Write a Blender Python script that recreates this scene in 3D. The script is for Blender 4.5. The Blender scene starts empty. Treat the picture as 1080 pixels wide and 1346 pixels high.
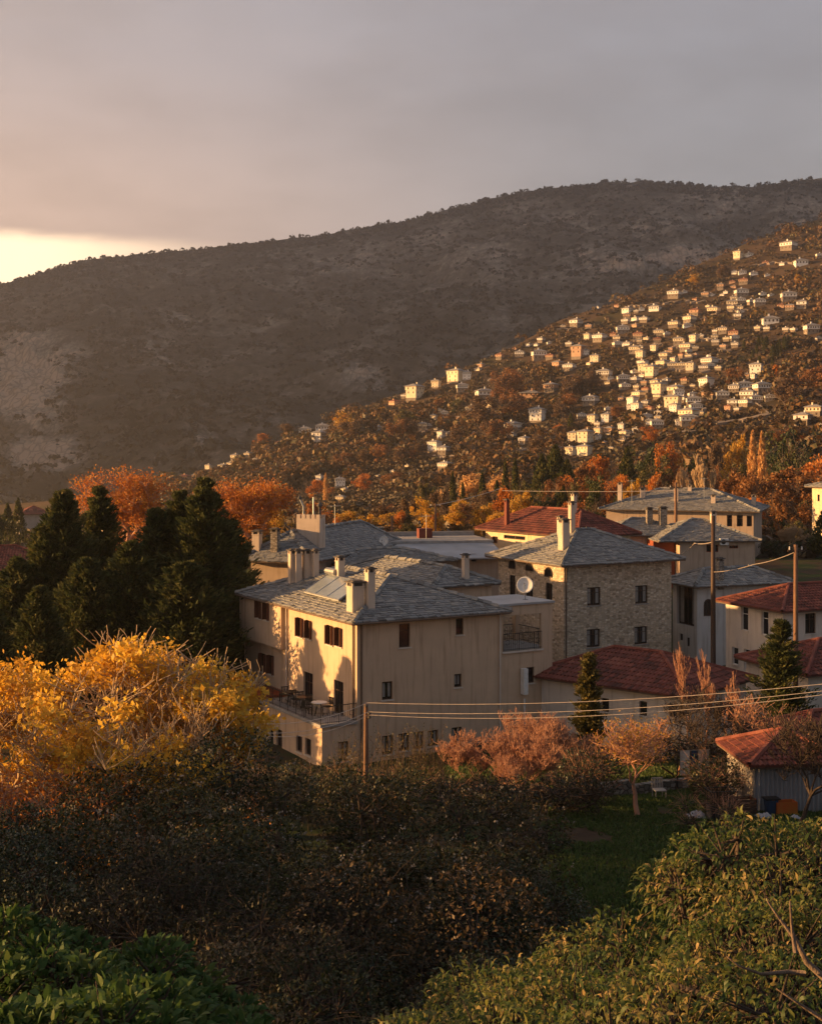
import bpy, math, random
import numpy as np
from mathutils import Vector
R = math.radians
rnd = random.Random(7)
rng = np.random.default_rng(11)
sc = bpy.context.scene
COL = sc.collection

# ------------------------------------------------------------------ camera, sky, sun, exposure
F, CX, HY = 1700.0, 540.0, 590.0          # focal length and horizon in photograph pixels
cam = bpy.data.objects.new('camera', bpy.data.cameras.new('camera'))
COL.objects.link(cam); sc.camera = cam
cam.rotation_euler = (R(90), 0, 0)
cam.data.sensor_fit = 'HORIZONTAL'; cam.data.sensor_width = 36
cam.data.lens = 36*F/1080; cam.data.shift_y = -(673-HY)/1080
cam.data.clip_start = .1; cam.data.clip_end = 20000
sc.view_settings.view_transform = 'Standard'; sc.view_settings.look = 'None'
sc.view_settings.exposure = 1.42; sc.view_settings.gamma = 1
sc.cycles.use_denoising = True
sc.cycles.max_bounces = 6; sc.cycles.transparent_max_bounces = 8; sc.cycles.volume_bounces = 0
sc.cycles.diffuse_bounces = 3; sc.cycles.glossy_bounces = 2; sc.cycles.transmission_bounces = 3
sc.cycles.sample_clamp_indirect = 3

AZ, EL = R(-86), R(8.5)                    # sun direction measured from the view axis
SUN = Vector((math.sin(AZ)*math.cos(EL), math.cos(AZ)*math.cos(EL), math.sin(EL)))
sl = bpy.data.lights.new('sun', 'SUN'); so = bpy.data.objects.new('sun', sl); COL.objects.link(so)
sl.energy = 5.0; sl.angle = R(.6); sl.color = (1.0, .55, .2)
so.rotation_euler = SUN.to_track_quat('Z', 'Y').to_euler()

wd = bpy.data.worlds.new('World'); sc.world = wd; wd.use_nodes = True
def world():
    nt = wd.node_tree; N = nt.nodes; Lk = nt.links; N.clear()
    out = N.new('ShaderNodeOutputWorld'); bg = N.new('ShaderNodeBackground'); bg.inputs[1].default_value = .055
    sky = N.new('ShaderNodeTexSky'); sky.sky_type = 'NISHITA'; sky.sun_disc = False
    sky.sun_elevation = EL; sky.sun_rotation = AZ; sky.air_density = 1.5; sky.dust_density = 3
    tc = N.new('ShaderNodeTexCoord'); sp = N.new('ShaderNodeSeparateXYZ'); Lk.new(tc.outputs['Generated'], sp.inputs[0])
    def mth(op, a, b=None, c=None, clamp=False):
        n = N.new('ShaderNodeMath'); n.operation = op; n.use_clamp = clamp
        for i, v in enumerate((a, b, c)):
            if v is None: continue
            if isinstance(v, (int, float)): n.inputs[i].default_value = v
            else: Lk.new(v, n.inputs[i])
        return n.outputs[0]
    def mrange(v, a, b, c=0, d=1):
        n = N.new('ShaderNodeMapRange'); n.interpolation_type = 'SMOOTHSTEP'
        Lk.new(v, n.inputs[0]); n.inputs[1].default_value = a; n.inputs[2].default_value = b
        n.inputs[3].default_value = c; n.inputs[4].default_value = d
        return n.outputs[0]
    def mix(f, a, b):
        n = N.new('ShaderNodeMix'); n.data_type = 'RGBA'
        if isinstance(f, (int, float)): n.inputs[0].default_value = f
        else: Lk.new(f, n.inputs[0])
        for i, v in ((6, a), (7, b)):
            if isinstance(v, tuple): n.inputs[i].default_value = v+(1,)
            else: Lk.new(v, n.inputs[i])
        return n.outputs[2]
    x, y, z = sp.outputs
    mp = N.new('ShaderNodeMapping'); Lk.new(tc.outputs['Generated'], mp.inputs[0]); mp.inputs['Scale'].default_value = (2.0, 2.0, 6)
    nz = N.new('ShaderNodeTexNoise'); Lk.new(mp.outputs[0], nz.inputs['Vector']); nz.inputs['Scale'].default_value = 1.6; nz.inputs['Detail'].default_value = 6
    nz.inputs['Roughness'].default_value = .6
    wob = mth('MULTIPLY_ADD', nz.outputs[0], .05, -.025)
    zw = mth('ADD', z, wob)
    left = mrange(x, .25, -.38)                                   # cloud is lit warm from the sun's side
    high = mrange(z, .14, .36)
    low_c = mix(left, (1.95, 1.9, 2.0), (4.1, 2.85, 2.3))
    top_c = mix(left, (1.46, 1.66, 2.05), (1.68, 1.78, 2.12))
    cloud = mix(high, low_c, top_c)
    mott = mrange(nz.outputs[0], .3, .7, .86, 1.14)
    vm = N.new('ShaderNodeVectorMath'); vm.operation = 'SCALE'; Lk.new(cloud, vm.inputs[0]); Lk.new(mott, vm.inputs['Scale'])
    gap = mth('MULTIPLY', mrange(zw, .162, .146), mrange(x, -.1, -.29))
    vs = N.new('ShaderNodeVectorMath'); vs.operation = 'SCALE'; Lk.new(sky.outputs[0], vs.inputs[0]); vs.inputs['Scale'].default_value = .5
    glow = mix(.75, vs.outputs[0], (14.0, 10.0, 6.6))
    col = mix(gap, vm.outputs[0], glow)
    col = mix(.93, sky.outputs[0], col)
    # the cloud bank is thin and bright over the mountain, thick and dark overhead and behind
    thick = mth('MULTIPLY', mrange(z, .6, .38), mrange(y, .15, .6)); sc2 = mth('MULTIPLY_ADD', thick, .25, 1.1)
    v3 = N.new('ShaderNodeVectorMath'); v3.operation = 'SCALE'; Lk.new(col, v3.inputs[0]); Lk.new(sc2, v3.inputs['Scale']); col = v3.outputs[0]
    Lk.new(col, bg.inputs[0]); Lk.new(bg.outputs[0], out.inputs[0])
world()

# ------------------------------------------------------------------ helpers
def P(px, py, Y): return Vector(((px-CX)/F*Y, Y, (HY-py)/F*Y))
def px_of(X, Y): return CX+F*X/Y
def tag(o, label=None, cat=None, group=None, kind=None):
    if label: o['label'] = label
    if cat: o['category'] = cat
    if group: o['group'] = group
    if kind: o['kind'] = kind
    return o
def empty(name, loc, rz=0, label=None, cat=None, group=None):
    o = bpy.data.objects.new(name, None); COL.objects.link(o); o.location = loc; o.rotation_euler = (0, 0, rz)
    o.empty_display_size = .3
    return tag(o, label, cat, group)
def copy_tree(o, parent=None):
    c = o.copy(); COL.objects.link(c); c.parent = parent
    for ch in list(o.children): copy_tree(ch, c)
    return c
def link(name, me, mats, parent=None, loc=None, smooth=False):
    for m in (mats if isinstance(mats, (list, tuple)) else [mats]): me.materials.append(m)
    o = bpy.data.objects.new(name, me); COL.objects.link(o)
    if parent: o.parent = parent
    if loc is not None: o.location = loc
    if smooth: me.polygons.foreach_set('use_smooth', np.ones(len(me.polygons), bool))
    return o
def npmesh(name, V, Fc, mats, parent=None, rv=None, loc=None, smooth=False, vattr=None):
    """mesh from numpy: V (n,3), Fc (m,3|4); rv = per-face random value"""
    V = np.asarray(V, np.float32); Fc = np.asarray(Fc, np.int32); k = Fc.shape[1]
    me = bpy.data.meshes.new(name); me.vertices.add(len(V)); me.vertices.foreach_set('co', V.ravel())
    me.loops.add(Fc.size); me.loops.foreach_set('vertex_index', Fc.ravel())
    me.polygons.add(len(Fc)); me.polygons.foreach_set('loop_start', np.arange(0, Fc.size, k, dtype=np.int32))
    try: me.polygons.foreach_set('loop_total', np.full(len(Fc), k, np.int32))
    except Exception: pass
    me.update(calc_edges=True)
    if rv is not None:
        a = me.attributes.new('rnd', 'FLOAT', 'FACE'); a.data.foreach_set('value', np.asarray(rv, np.float32))
    if vattr:
        for nm, val in vattr.items():
            a = me.attributes.new(nm, 'FLOAT', 'POINT'); a.data.foreach_set('value', np.asarray(val, np.float32))
    return link(name, me, mats, parent, loc, smooth)
class MB:
    def __init__(s): s.v = []; s.f = []; s.r = []; s.m = []
    def q(s, *pts, r=.5, m=0):
        n = len(s.v); s.v += [tuple(p) for p in pts]; s.f.append(tuple(range(n, n+len(pts)))); s.r.append(r); s.m.append(m)
    def box(s, x0, x1, y0, y1, z0, z1, r=.5, m=0):
        c = [(x0,y0,z0),(x1,y0,z0),(x1,y1,z0),(x0,y1,z0),(x0,y0,z1),(x1,y0,z1),(x1,y1,z1),(x0,y1,z1)]
        n = len(s.v); s.v += c
        for f in ((0,3,2,1),(4,5,6,7),(0,1,5,4),(1,2,6,5),(2,3,7,6),(3,0,4,7)):
            s.f.append(tuple(n+i for i in f)); s.r.append(r); s.m.append(m)
    def tube(s, pts, rad, n=6, r=.5, m=0, cap=True):
        pts = [Vector(p) for p in pts]; rads = rad if isinstance(rad, (list, tuple)) else [rad]*len(pts)
        rings = []
        for i, p in enumerate(pts):
            d = (pts[min(i+1, len(pts)-1)]-pts[max(i-1, 0)]).normalized()
            a = d.cross(Vector((0, 0, 1)));
            if a.length < .05: a = d.cross(Vector((1, 0, 0)))
            a.normalize(); b = d.cross(a)
            base = len(s.v)
            for k in range(n):
                t = 2*math.pi*k/n; s.v.append(tuple(p+(a*math.cos(t)+b*math.sin(t))*rads[i]))
            rings.append(base)
        for i in range(len(pts)-1):
            for k in range(n):
                s.f.append((rings[i]+k, rings[i]+(k+1) % n, rings[i+1]+(k+1) % n, rings[i+1]+k)); s.r.append(r); s.m.append(m)
        if cap:
            s.f.append(tuple(rings[0]+k for k in range(n))); s.r.append(r); s.m.append(m)
            s.f.append(tuple(rings[-1]+k for k in range(n))); s.r.append(r); s.m.append(m)
    def lathe(s, prof, c=(0, 0, 0), n=16, r=.5, m=0):
        base = len(s.v)
        for (rr, z) in prof:
            for k in range(n):
                t = 2*math.pi*k/n; s.v.append((c[0]+rr*math.cos(t), c[1]+rr*math.sin(t), c[2]+z))
        for i in range(len(prof)-1):
            for k in range(n):
                s.f.append((base+i*n+k, base+i*n+(k+1) % n, base+(i+1)*n+(k+1) % n, base+(i+1)*n+k)); s.r.append(r); s.m.append(m)
    def build(s, name, mats, parent=None, smooth=False, loc=None):
        me = bpy.data.meshes.new(name); me.from_pydata(s.v, [], s.f)
        a = me.attributes.new('rnd', 'FLOAT', 'FACE'); a.data.foreach_set('value', np.array(s.r, np.float32))
        if isinstance(mats, (list, tuple)): me.polygons.foreach_set('material_index', np.array(s.m, np.int32))
        me.update()
        return link(name, me, mats, parent, loc, smooth)

# ------------------------------------------------------------------ materials
def mat(name, c1, c2=None, scale=3.0, rough=.85, bump=0., bscale=20., attr=None, spec=.3, metal=0., detail=4, trans=0., gloss=None, ramp=None, stretch=None):
    """procedural surface: colour from noise (and from the per-face value), optional bump"""
    m = bpy.data.materials.new(name); m.use_nodes = True; nt = m.node_tree; N = nt.nodes; Lk = nt.links
    b = N['Principled BSDF']; b.inputs['Roughness'].default_value = rough; b.inputs['Specular IOR Level'].default_value = spec
    b.inputs['Metallic'].default_value = metal
    c2 = c2 or tuple(x*.75 for x in c1)
    tc = N.new('ShaderNodeTexCoord'); vec = tc.outputs['Object']
    if stretch:
        mp = N.new('ShaderNodeMapping'); mp.inputs['Scale'].default_value = stretch; Lk.new(vec, mp.inputs[0]); vec = mp.outputs[0]
    nz = N.new('ShaderNodeTexNoise'); nz.inputs['Scale'].default_value = scale; nz.inputs['Detail'].default_value = detail; Lk.new(vec, nz.inputs['Vector'])
    cr = N.new('ShaderNodeValToRGB')
    cols = ramp or [c1, c2]
    for i, c in enumerate(cols):
        pos = .3+.4*i/(len(cols)-1) if not attr else .02+.96*i/(len(cols)-1)
        if i == 0: e = cr.color_ramp.elements[0]
        elif i == 1: e = cr.color_ramp.elements[1]
        else: e = cr.color_ramp.elements.new(pos)
        e.position = pos; e.color = tuple(c)+(1,)
    fac = nz.outputs[0]
    if attr:
        at = N.new('ShaderNodeAttribute'); at.attribute_name = 'rnd'
        mm = N.new('ShaderNodeMath'); mm.operation = 'MULTIPLY_ADD'; Lk.new(nz.outputs[0], mm.inputs[0]); mm.inputs[1].default_value = attr; 
        sb = N.new('ShaderNodeMath'); sb.operation = 'MULTIPLY_ADD'; Lk.new(at.outputs['Fac'], sb.inputs[0]); sb.inputs[1].default_value = 1.0; sb.inputs[2].default_value = -attr*.5
        Lk.new(sb.outputs[0], mm.inputs[2]); fac = mm.outputs[0]
    Lk.new(fac, cr.inputs[0]); Lk.new(cr.outputs[0], b.inputs['Base Color'])
    if bump:
        n2 = N.new('ShaderNodeTexNoise'); n2.inputs['Scale'].default_value = bscale; n2.inputs['Detail'].default_value = 5; Lk.new(vec, n2.inputs['Vector'])
        bp = N.new('ShaderNodeBump'); bp.inputs['Strength'].default_value = bump; bp.inputs['Distance'].default_value = .06
        Lk.new(n2.outputs[0], bp.inputs['Height']); Lk.new(bp.outputs[0], b.inputs['Normal'])
    if trans:
        tr = N.new('ShaderNodeBsdfTranslucent'); Lk.new(cr.outputs[0], tr.inputs[0])
        mx = N.new('ShaderNodeMixShader'); mx.inputs[0].default_value = trans
        Lk.new(b.outputs[0], mx.inputs[1]); Lk.new(tr.outputs[0], mx.inputs[2]); Lk.new(mx.outputs[0], N['Material Output'].inputs[0])
    return m
def stucco(name, c, stain=(.6, .55, .5)):
    """plaster with rain streaks and patches of its own"""
    m = mat(name, c, tuple(x*.86 for x in c), scale=.9, rough=.92, bump=.25, bscale=35)
    nt = m.node_tree; N = nt.nodes; Lk = nt.links; b = N['Principled BSDF']
    src = b.inputs['Base Color'].links[0].from_socket
    tc = N.new('ShaderNodeTexCoord'); mp = N.new('ShaderNodeMapping'); mp.inputs['Scale'].default_value = (2.5, 2.5, .22); Lk.new(tc.outputs['Object'], mp.inputs[0])
    nz = N.new('ShaderNodeTexNoise'); nz.inputs['Scale'].default_value = 1.4; nz.inputs['Detail'].default_value = 7; Lk.new(mp.outputs[0], nz.inputs['Vector'])
    mr = N.new('ShaderNodeMapRange'); Lk.new(nz.outputs[0], mr.inputs[0]); mr.inputs[1].default_value = .52; mr.inputs[2].default_value = .75; mr.inputs[4].default_value = .8
    mx = N.new('ShaderNodeMix'); mx.data_type = 'RGBA'; mx.blend_type = 'MULTIPLY'; Lk.new(mr.outputs[0], mx.inputs[0]); Lk.new(src, mx.inputs[6]); mx.inputs[7].default_value = tuple(stain)+(1,)
    Lk.new(mx.outputs[2], b.inputs['Base Color'])
    return m
def stone(name, cols, mortar, scale=1.0):
    """coursed rubble masonry"""
    m = bpy.data.materials.new(name); m.use_nodes = True; nt = m.node_tree; N = nt.nodes; Lk = nt.links; b = N['Principled BSDF']
    b.inputs['Roughness'].default_value = .9; b.inputs['Specular IOR Level'].default_value = .2
    tc = N.new('ShaderNodeTexCoord'); sp = N.new('ShaderNodeSeparateXYZ'); Lk.new(tc.outputs['Object'], sp.inputs[0])
    ad = N.new('ShaderNodeMath'); ad.operation = 'ADD'; Lk.new(sp.outputs[0], ad.inputs[0]); Lk.new(sp.outputs[1], ad.inputs[1])
    nz = N.new('ShaderNodeTexNoise'); nz.inputs['Scale'].default_value = 1.7; nz.inputs['Detail'].default_value = 3; Lk.new(tc.outputs['Object'], nz.inputs['Vector'])
    cb = N.new('ShaderNodeCombineXYZ'); Lk.new(ad.outputs[0], cb.inputs[0]); Lk.new(sp.outputs[2], cb.inputs[1])
    mx = N.new('ShaderNodeVectorMath'); mx.operation = 'SCALE'; Lk.new(nz.outputs['Color'], mx.inputs[0]); mx.inputs['Scale'].default_value = .22
    av = N.new('ShaderNodeVectorMath'); av.operation = 'ADD'; Lk.new(cb.outputs[0], av.inputs[0]); Lk.new(mx.outputs[0], av.inputs[1])
    mp = N.new('ShaderNodeMapping'); mp.inputs['Scale'].default_value = (2.6*scale, 5.2*scale, 1); Lk.new(av.outputs[0], mp.inputs[0])
    vo = N.new('ShaderNodeTexVoronoi'); vo.voronoi_dimensions = '2D'; vo.inputs['Scale'].default_value = 1; vo.inputs['Randomness'].default_value = .75; Lk.new(mp.outputs[0], vo.inputs['Vector'])
    ve = N.new('ShaderNodeTexVoronoi'); ve.voronoi_dimensions = '2D'; ve.feature = 'DISTANCE_TO_EDGE'; ve.inputs['Scale'].default_value = 1; ve.inputs['Randomness'].default_value = .75; Lk.new(mp.outputs[0], ve.inputs['Vector'])
    s2 = N.new('ShaderNodeSeparateColor'); Lk.new(vo.outputs['Color'], s2.inputs[0])
    cr = N.new('ShaderNodeValToRGB'); cr.color_ramp.interpolation = 'LINEAR'
    for i, c in enumerate(cols):
        e = cr.color_ramp.elements[i] if i < 2 else cr.color_ramp.elements.new(1)
        e.position = i/(len(cols)-1); e.color = tuple(c)+(1,)
    Lk.new(s2.outputs[0], cr.inputs[0])
    mr = N.new('ShaderNodeMapRange'); Lk.new(ve.outputs['Distance'], mr.inputs[0]); mr.inputs[1].default_value = .02; mr.inputs[2].default_value = .12
    mc = N.new('ShaderNodeMix'); mc.data_type = 'RGBA'; Lk.new(mr.outputs[0], mc.inputs[0]); mc.inputs[6].default_value = tuple(mortar)+(1,); Lk.new(cr.outputs[0], mc.inputs[7])
    Lk.new(mc.outputs[2], b.inputs['Base Color'])
    hh = N.new('ShaderNodeMath'); hh.operation = 'MULTIPLY_ADD'; Lk.new(s2.outputs[1], hh.inputs[0]); hh.inputs[1].default_value = .6; Lk.new(mr.outputs[0], hh.inputs[2])
    bp = N.new('ShaderNodeBump'); bp.inputs['Strength'].default_value = .9; bp.inputs['Distance'].default_value = .05; Lk.new(hh.outputs[0], bp.inputs['Height']); Lk.new(bp.outputs[0], b.inputs['Normal'])
    return m

M = {}
M['slate'] = mat('slate', None or (.2, .205, .21), scale=1.2, attr=.5, rough=.75, bump=.5, bscale=9, spec=.35,
                 ramp=[(.13, .125, .12), (.175, .175, .175), (.205, .205, .205), (.24, .235, .22), (.31, .285, .25)])
M['tile'] = mat('roof_tile', (.3, .07, .04), scale=1.0, attr=.45, rough=.8, bump=.2, spec=.25,
                ramp=[(.07, .026, .02), (.14, .042, .03), (.19, .054, .038), (.25, .09, .06)])
M['soffit'] = mat('soffit', (.16, .11, .08), rough=.9)
M['dark_wood'] = mat('dark_wood', (.05, .028, .018), (.09, .05, .03), scale=8, rough=.6, stretch=(1, 1, 6))
M['red_wood'] = mat('red_wood', (.22, .05, .025), (.32, .09, .04), scale=6, rough=.6, stretch=(3, 3, 1))
M['shutter'] = mat('shutter_brown', (.1, .04, .025), (.15, .06, .035), scale=6, rough=.6, stretch=(3, 3, 1))
M['glass'] = mat('window_glass', (.015, .016, .02), rough=.08, spec=.6)
M['curtain'] = mat('curtain', (.3, .28, .26), rough=.9)
M['tan'] = stucco('tan_plaster', (.62, .45, .315))
M['cream'] = stucco('cream_plaster', (.74, .6, .4))
M['white'] = stucco('white_plaster', (.62, .6, .58))
M['offwhite'] = stucco('offwhite_plaster', (.66, .58, .5))
M['peach'] = stucco('peach_plaster', (.5, .38, .29))
M['grey_plaster'] = stucco('grey_plaster', (.32, .29, .27))
M['stone'] = stone('rubble_stone', [(.34, .26, .18), (.6, .48, .34), (.76, .62, .46), (.48, .38, .28), (.84, .74, .6)], (.46, .38, .3), 1.45)
M['stone_dark'] = stone('garden_stone', [(.1, .09, .08), (.2, .18, .15), (.28, .25, .22)], (.07, .06, .05))
M['chim'] = stucco('chimney_plaster', (.62, .5, .4), (.35, .3, .27))
M['chim_stone'] = stone('chimney_stone', [(.2, .17, .14), (.35, .3, .25), (.45, .4, .34)], (.15, .12, .1), 2)
M['soot'] = mat('sooty_slab', (.05, .045, .042), (.14, .12, .11), scale=6, rough=.9)
M['metal'] = mat('galvanised_metal', (.35, .36, .37), (.25, .26, .27), scale=4, rough=.45, metal=.6)
M['sheet'] = mat('sheet_metal_roof', (.4, .4, .42), (.3, .3, .31), scale=.7, rough=.5, metal=.2)
M['iron'] = mat('black_iron', (.02, .02, .02), rough=.5)
M['white_paint'] = mat('white_paint', (.75, .74, .72), (.6, .58, .55), scale=5, rough=.5)
M['concrete'] = mat('concrete', (.36, .34, .32), (.25, .235, .22), scale=2, rough=.95, bump=.2)
M['wire'] = mat('bare_wire', (.75, .62, .5), rough=.4, metal=.5)
M['pole'] = mat('creosoted_pole', (.13, .07, .045), (.22, .12, .07), scale=5, rough=.85, stretch=(4, 4, .5), bump=.3)
M['bark'] = mat('bark', (.11, .075, .055), (.2, .15, .115), scale=6, rough=.95, stretch=(3, 3, .8), bump=.4)
M['bark_dark'] = mat('dark_bark', (.05, .035, .027), (.09, .065, .05), scale=6, rough=.95, bump=.4)
M['bark_red'] = mat('red_twigs', (.34, .16, .1), (.46, .25, .16), scale=2, rough=.8)
M['bark_pale'] = mat('pale_twigs', (.42, .28, .16), (.5, .36, .22), scale=2, rough=.8)
def leafmat(name, ramp, trans=.35, rough=.55, spec=.3, scale=.6, attr=.5): return mat(name, ramp[0], ramp=ramp, attr=attr, scale=scale, rough=rough, spec=spec, trans=trans, detail=2)
M['lf_conifer'] = leafmat('conifer_needles', [(.018, .026, .012), (.042, .056, .02), (.085, .09, .03), (.16, .135, .045)], .3, .7, .1)
M['lf_yellow'] = leafmat('yellow_leaves', [(.3, .15, .02), (.55, .29, .03), (.7, .4, .045), (.75, .5, .08), (.45, .32, .05)], .5)
M['lf_orange'] = leafmat('orange_leaves', [(.22, .07, .014), (.42, .13, .02), (.56, .2, .03), (.55, .29, .05)], .4)
M['lf_rust'] = leafmat('rust_leaves', [(.09, .04, .016), (.18, .075, .025), (.28, .12, .038), (.36, .18, .06)], .3)
M['lf_gold'] = leafmat('gold_leaves', [(.22, .14, .02), (.46, .26, .035), (.62, .36, .05), (.6, .26, .035)], .45)
M['lf_green'] = leafmat('dark_green_leaves', [(.012, .02, .008), (.03, .045, .014), (.06, .07, .02), (.16, .13, .03)], .25)
M['lf_olive'] = leafmat('olive_leaves', [(.03, .03, .012), (.07, .065, .02), (.13, .11, .03), (.26, .16, .04)], .3)
M['lf_brown'] = leafmat('brown_leaves', [(.05, .03, .018), (.1, .055, .03), (.17, .1, .05), (.24, .15, .08)], .3)
M['lf_poplar'] = leafmat('poplar_leaves', [(.45, .24, .09), (.6, .34, .13), (.66, .42, .18)], .35)
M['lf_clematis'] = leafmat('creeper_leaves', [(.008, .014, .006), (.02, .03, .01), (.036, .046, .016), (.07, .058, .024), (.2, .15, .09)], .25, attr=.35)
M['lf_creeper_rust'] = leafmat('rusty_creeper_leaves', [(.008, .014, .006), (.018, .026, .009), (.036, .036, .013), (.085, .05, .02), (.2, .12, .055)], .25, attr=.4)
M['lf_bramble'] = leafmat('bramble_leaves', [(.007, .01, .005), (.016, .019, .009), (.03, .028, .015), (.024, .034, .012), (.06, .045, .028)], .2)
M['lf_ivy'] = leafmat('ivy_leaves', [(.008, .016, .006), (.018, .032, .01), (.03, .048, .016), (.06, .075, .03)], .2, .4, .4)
M['lf_fore'] = leafmat('foreground_leaves', [(.02, .05, .014), (.04, .085, .022), (.07, .12, .03), (.12, .15, .04)], .3, .65, .2, 2)
M['lf_droop'] = leafmat('drooping_leaves', [(.02, .042, .014), (.045, .08, .022), (.085, .125, .032), (.2, .2, .05), (.48, .33, .13)], .5, .5, .3, 2, .35)  # golden end of the ramp paints in the sunlit rim of the bush

# ------------------------------------------------------------------ terrain
def lerp(x, xs, ys): return np.interp(x, xs, ys)
def _h(ix, iy, s): 
    n = (ix*374761393+iy*668265263+s*974711) & 0x7fffffff
    n = ((n ^ (n >> 13))*1274126177) & 0x7fffffff
    return ((n ^ (n >> 16)) & 0xffff)/65535.
def noise2(x, y, s=0):
    x = np.asarray(x, float); y = np.asarray(y, float)
    ix = np.floor(x).astype(np.int64); iy = np.floor(y).astype(np.int64); fx = x-ix; fy = y-iy
    fx = fx*fx*(3-2*fx); fy = fy*fy*(3-2*fy)
    return (_h(ix, iy, s)*(1-fx)+_h(ix+1, iy, s)*fx)*(1-fy)+(_h(ix, iy+1, s)*(1-fx)+_h(ix+1, iy+1, s)*fx)*fy
def fbm(x, y, o=4, s=0):
    t = 0; a = .5
    for i in range(o): t = t+a*(noise2(x, y, s+i)-.5); x = x*2.03; y = y*2.03; a *= .5
    return t
GY = [-60, 0, 5, 10, 15, 20, 30, 45, 50, 60, 70, 100, 112, 150, 200, 300, 450, 600, 900, 4000]
GZ = [-1.2, -1.7, -3.4, -6, -9, -11, -13.4, -13.9, -14.3, -15.6, -17, -17, -14, -12.5, -13.5, -16, -20, -32, -45, -45]
def gz(X, Y):
    z = lerp(Y, GY, GZ)
    left = np.clip((-np.asarray(X)-.2*np.asarray(Y)-4)/60, 0, 1)*np.clip((np.asarray(Y)-60)/60, 0, 1)
    z = z-left*14
    return z+fbm(np.asarray(X)*.12, np.asarray(Y)*.12, 3, 3)*.9
def gzf(X, Y): return float(gz(X, Y))
def grid_mesh(name, X, Y, Z, m, attrs=None, smooth=True):
    n, k = X.shape
    V = np.stack([X.ravel(), Y.ravel(), Z.ravel()], 1)
    i = (np.arange(n-1)[:, None]*k+np.arange(k-1)[None, :]).ravel()
    Fc = np.stack([i, i+1, i+k+1, i+k], 1)
    return npmesh(name, V, Fc, m, smooth=smooth, vattr=attrs)
def groundmat():
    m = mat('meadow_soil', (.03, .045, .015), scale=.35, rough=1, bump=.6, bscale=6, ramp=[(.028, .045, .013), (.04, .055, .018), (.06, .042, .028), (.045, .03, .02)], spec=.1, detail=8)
    return m
yy = np.concatenate([np.linspace(-60, 0, 12)[:-1], np.linspace(0, 130, 170)[:-1], np.geomspace(130, 2700, 90)])
uu = np.linspace(-1, 1, 161)
YY, UU = np.meshgrid(yy, uu, indexing='ij')
XX = UU*(70+np.maximum(YY, 0)*.6)
tag(grid_mesh('ground', XX, YY, gz(XX, YY), groundmat()), kind='structure', label='shaded garden soil, grass and valley floor below the houses')

# hillside that carries the far village: sheet over (photo azimuth, distance)
RX = [-500, 150, 240, 330, 400, 470, 540, 600, 680, 740, 800, 870, 950, 1000, 1080, 1400, 1700]
RY = [700, 652, 632, 596, 568, 540, 512, 488, 452, 418, 400, 368, 332, 312, 285, 240, 220]
def hillY(px, py): return 500+2.1*(640-py)-.5*(px-600)
def hill_py(px, Y): return 640-(Y-500+.5*(px-600))/2.1
def hillz(px, Y):
    Yr = hillY(px, lerp(px, RX, RY))
    Yc = np.minimum(Y, Yr)
    z = (HY-hill_py(px, Yc))/F*Yc
    z = z-np.maximum(Y-Yr, 0)*.55
    X = (px-CX)/F*Y
    z = z-np.clip(370-Y, 0, 200)*.3
    edge = np.clip((Yr-Y)/60, 0, 1)
    return z+(fbm(X/70, Y/70, 4, 20)*9+fbm(X/14, Y/14, 2, 31)*2)*edge
pxs = np.linspace(-350, 1650, 260); ysr = np.linspace(0, 1, 170)
PX, SS = np.meshgrid(pxs, ysr, indexing='ij')
Y0 = hillY(PX, 700.)
Y0 = np.maximum(Y0, 290); Y1 = hillY(PX, lerp(PX, RX, RY))
YH = Y0+(Y1+120-Y0)*SS
XH = (PX-CX)/F*YH
hm = mat('hillside_scrub', (.05, .04, .02), scale=.02, rough=1, spec=.05, detail=9, ramp=[(.035, .03, .018), (.06, .042, .026), (.09, .058, .036), (.045, .045, .02)], bump=.5, bscale=.3)
tag(grid_mesh('hillside', XH, YH, hillz(PX, YH), hm), kind='structure', label='scrubby hillside spur that carries the far village')

# the mountain behind
MX = [-700, -300, 0, 50, 100, 175, 270, 350, 450, 540, 590, 665, 740, 800, 840, 890, 940, 965, 990, 1040, 1080, 1400, 1800]
MY = [500, 425, 374, 360, 345, 334, 326, 317, 304, 289, 274, 256, 246, 241, 239, 242, 246, 243, 247, 239, 234, 215, 260]
def mount(px, s):
    Yr = 2350+120*np.sin(px/260.)
    Y = 820+(Yr-820)*s
    rid = lerp(px, MX, MY)
    py = 700+(rid-700)*np.clip(s, 0, 1)**.92
    Z = (HY-py)/F*Y
    X = (px-CX)/F*Y
    win = np.clip(s*8, 0, 1)*np.clip((1-s)*6, .08, 1)
    gul = np.abs(fbm(X/260+Y/900, Y/420, 4, 50))
    Z = Z+win*((.12-gul)*150+fbm(X/90, Y/90, 4, 60)*38+fbm(X/22, Y/22, 3, 65)*9)+fbm(X/30, Y/40, 3, 71)*7
    over = np.maximum(s-1, 0)
    Z = Z-over*900
    return X, Y, Z
mp_ = np.linspace(-600, 1700, 560); ms = np.concatenate([np.linspace(0, 1, 300), np.linspace(1.02, 1.25, 6)])
MPX, MS = np.meshgrid(mp_, ms, indexing='ij')
XM, YM, ZM = mount(MPX, MS)
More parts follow.
